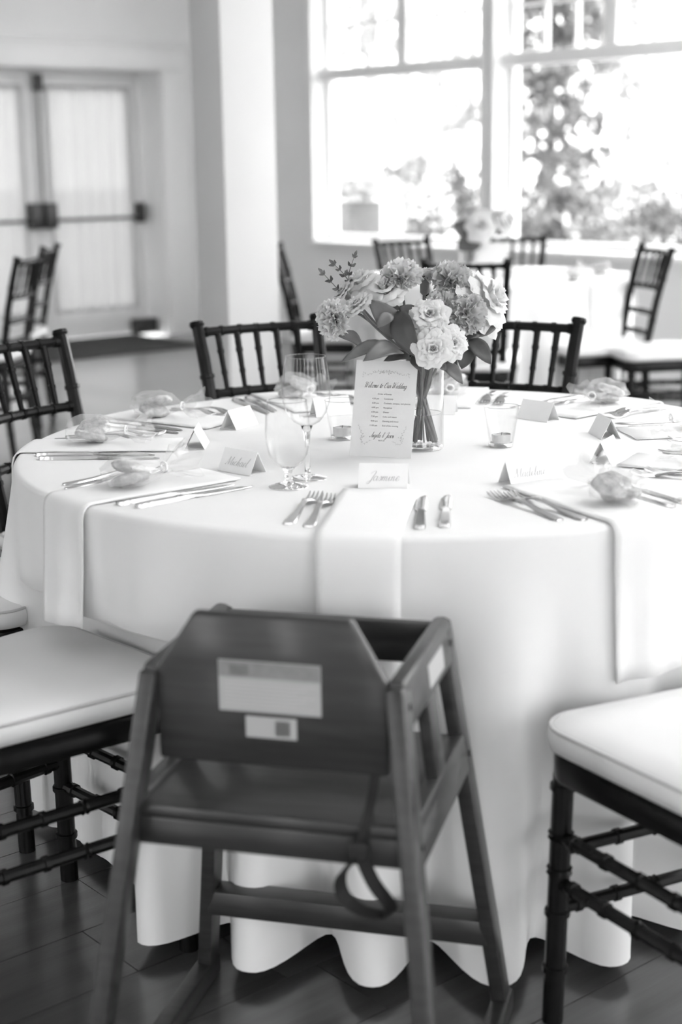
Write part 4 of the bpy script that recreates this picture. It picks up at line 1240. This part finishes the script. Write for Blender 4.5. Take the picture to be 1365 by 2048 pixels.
def twig(label, pts, lw, seed, y):
    rnd = random.Random(seed)
    P3 = [PX(x, yy, y + q) for x, yy, q in pts]
    o0 = P3[0]
    S = empty('leafy_twig', o0, label=label, cat='foliage', group='small twigs in the near bouquet')
    path = [p - o0 for p in smooth_path(P3, 6)]
    MB().tube(path, [.0013 - .0008 * i / len(path) for i in range(len(path))], 6).build('stem', STEM, S, smooth=True)
    n = len(path)
    for i in range(2, n, 3):
        t = (path[min(i + 1, n - 1)] - path[i - 1]).normalized()
        for s in (-1, 1):
            sd_ = Vector((t.z, rnd.uniform(-.5, .2), -t.x)) * s
            d = (t * .8 + sd_ * rnd.uniform(.6, 1)).normalized()
            l_ = lw * rnd.uniform(.7, 1.1)
            leaf_mb(path[i], path[i] + d * l_, l_ * .52, (rnd.uniform(-.4, .4), -1, rnd.uniform(-.2, .6)), .08, .2, 6).build('leaf', LEAF if rnd.random() < .6 else LEAFD, S, smooth=True)
    d = (path[-1] - path[-3]).normalized()
    leaf_mb(path[-1], path[-1] + d * lw, lw * .5, (0, -1, .2), .08, .2, 6).build('leaf', LEAF, S, smooth=True)
twig('leftmost twig with small leaves', [(694, 600, .03), (672, 574, .01), (646, 546, 0)], .013, 31, 2.90)
twig('middle twig with small leaves', [(706, 575, .03), (688, 548, .01), (668, 528, 0)], .013, 32, 2.91)
twig('upright twig with small leaves at the top left', [(700, 575, .03), (699, 545, .01), (710, 512, 0)], .012, 33, 2.91)

# ------------------------------------------------------------------ background table
BX, BY, BR = .74, 7.42, .68
bt = empty('round_table', (BX, BY, 0), label='far round table under a white cloth by the windows', cat='table')
MB().lathe([(0, .725), (BR - .01, .725), (BR - .01, .75), (0, .75)], 40).build('tabletop', WOODT, bt, smooth=True, angle=R(30))
MB().tube([(0, 0, 0), (0, 0, .725)], .05, 12).build('pedestal', DARKMETAL, bt, smooth=True, angle=R(40))
cl2 = put('tablecloth', make_cloth('tablecloth_far', BR, TZ, 20, 17, 12, nu=240))
cl2.location = (BX, BY, 0)
tag(cl2, 'white cloth draped over the far round table', 'tablecloth')
chair_by_back((.515, 6.175), 82, 'black slatted chair with its back to us before the far table', GF)
chair_by_back((.335, 8.02), face_to((.335, 8.02), (BX, BY)), 'black chair behind the far table on its left side', GF)
chair_by_back((.93, 8.19), -104, 'black chair behind the far table beside its bouquet', GF)
chair_by_back((1.435, 6.94), 192, 'black chair with white cushion right of the far table', GF)
chair_by_back((1.68, 6.72), 186, 'black chair cut by the right edge of the picture', GF)
chair(-.02, 7.52, -4, 'black chair half hidden behind the white column', GF)
chair(-1.66, 7.0, 172, 'black chair at the far left before the double doors', GF)
chair(-1.73, 7.85, 178, 'black chair just behind the far left chair', GF)
bz = Vector((.60, 7.34, TOP))
pb = at_y(940, 505, 7.34)
bz.x = pb.x
make_vase(bz, 'clear cylinder vase on the far table', r=.05, h=.16, water=.07)
BF = [('rose', 962, 452, .26, (-.1, -.9, .3), PETAL, 'white rose at the front of the far bouquet'), ('rose', 1015, 442, .22, (.7, -.5, .4), PETAL, 'white rose at the right of the far bouquet'),
      ('open', 925, 448, .17, (-.6, -.6, .4), PETALM, 'pale bloom at the left of the far bouquet'), ('open', 985, 425, .16, (.1, -.2, .9), PETALM, 'pale bloom topping the far bouquet'), ('carn', 945, 425, .14, (-.3, -.3, .8), PETALM, 'frilled bloom at the upper left of the far bouquet')]
for i, (k, px, py, d_, ax, ma, lab) in enumerate(BF):
    flower(k, at_y(px, py, 7.26 + .03 * i), d_ * .6, ax, ma, lab, 200 + i, base=tuple(bz), group='flowers in the far bouquet', h=.155)
for i, (b, t, lab) in enumerate((((950, 475), (905, 450), 'dark leaf left of the far bouquet'), ((960, 470), (915, 500), 'dark leaf hanging over the far vase'), ((985, 470), (1008, 420), 'dark leaf right of the far bouquet'), ((955, 465), (945, 430), 'dark leaf behind the far bouquet blooms'))):
    B_, T_ = at_y(b[0], b[1], 7.3), at_y(t[0], t[1], 7.28)
    S = empty('foliage_sprig', B_, label=lab, cat='foliage', group='leaves in the far bouquet')
    leaf_mb((0, 0, 0), T_ - B_, .11, (.2, -.9, .3)).build('leaf', LEAFD, S, smooth=True)
    MB().tube([Vector((0, 0, 0)), bz + Vector((0, 0, .15)) - B_, bz + Vector((.01, .01, .02)) - B_], .003, 6).build('stem', STEM, S, smooth=True)
cb = at_y(985, 520, 7.22); cb.z = TOP
fc = MB().box((0, 0, .085), (.15, .0012, .17)).build('programme_card', CARD, loc=(cb.x, 7.24, TOP), rot=(R(-14), 0, R(-8)))
tag(fc, 'pale card leaning on the far vase', 'card')
for k, (a, h_) in enumerate(((-100, .2), (-50, .2), (0, .2), (-150, .2))):
    napkin('napkin', a, h_, 70 + k, 'white napkin over the edge of the far table, ' + ('nearest the turned chair', 'front right', 'right side', 'left side')[k], cxy=(BX, BY), rad=BR, r0=.4)['group'] = 'napkins on the far table'
    q = Vector((BX + .52 * math.cos(R(a)), BY + .52 * math.sin(R(a)), TOP + .005))
    favor(q, R(a + 180), k, 'cookie favour on the far table, ' + ('nearest the turned chair', 'front right', 'right side', 'left side')[k], 'cookie favours on the far table')
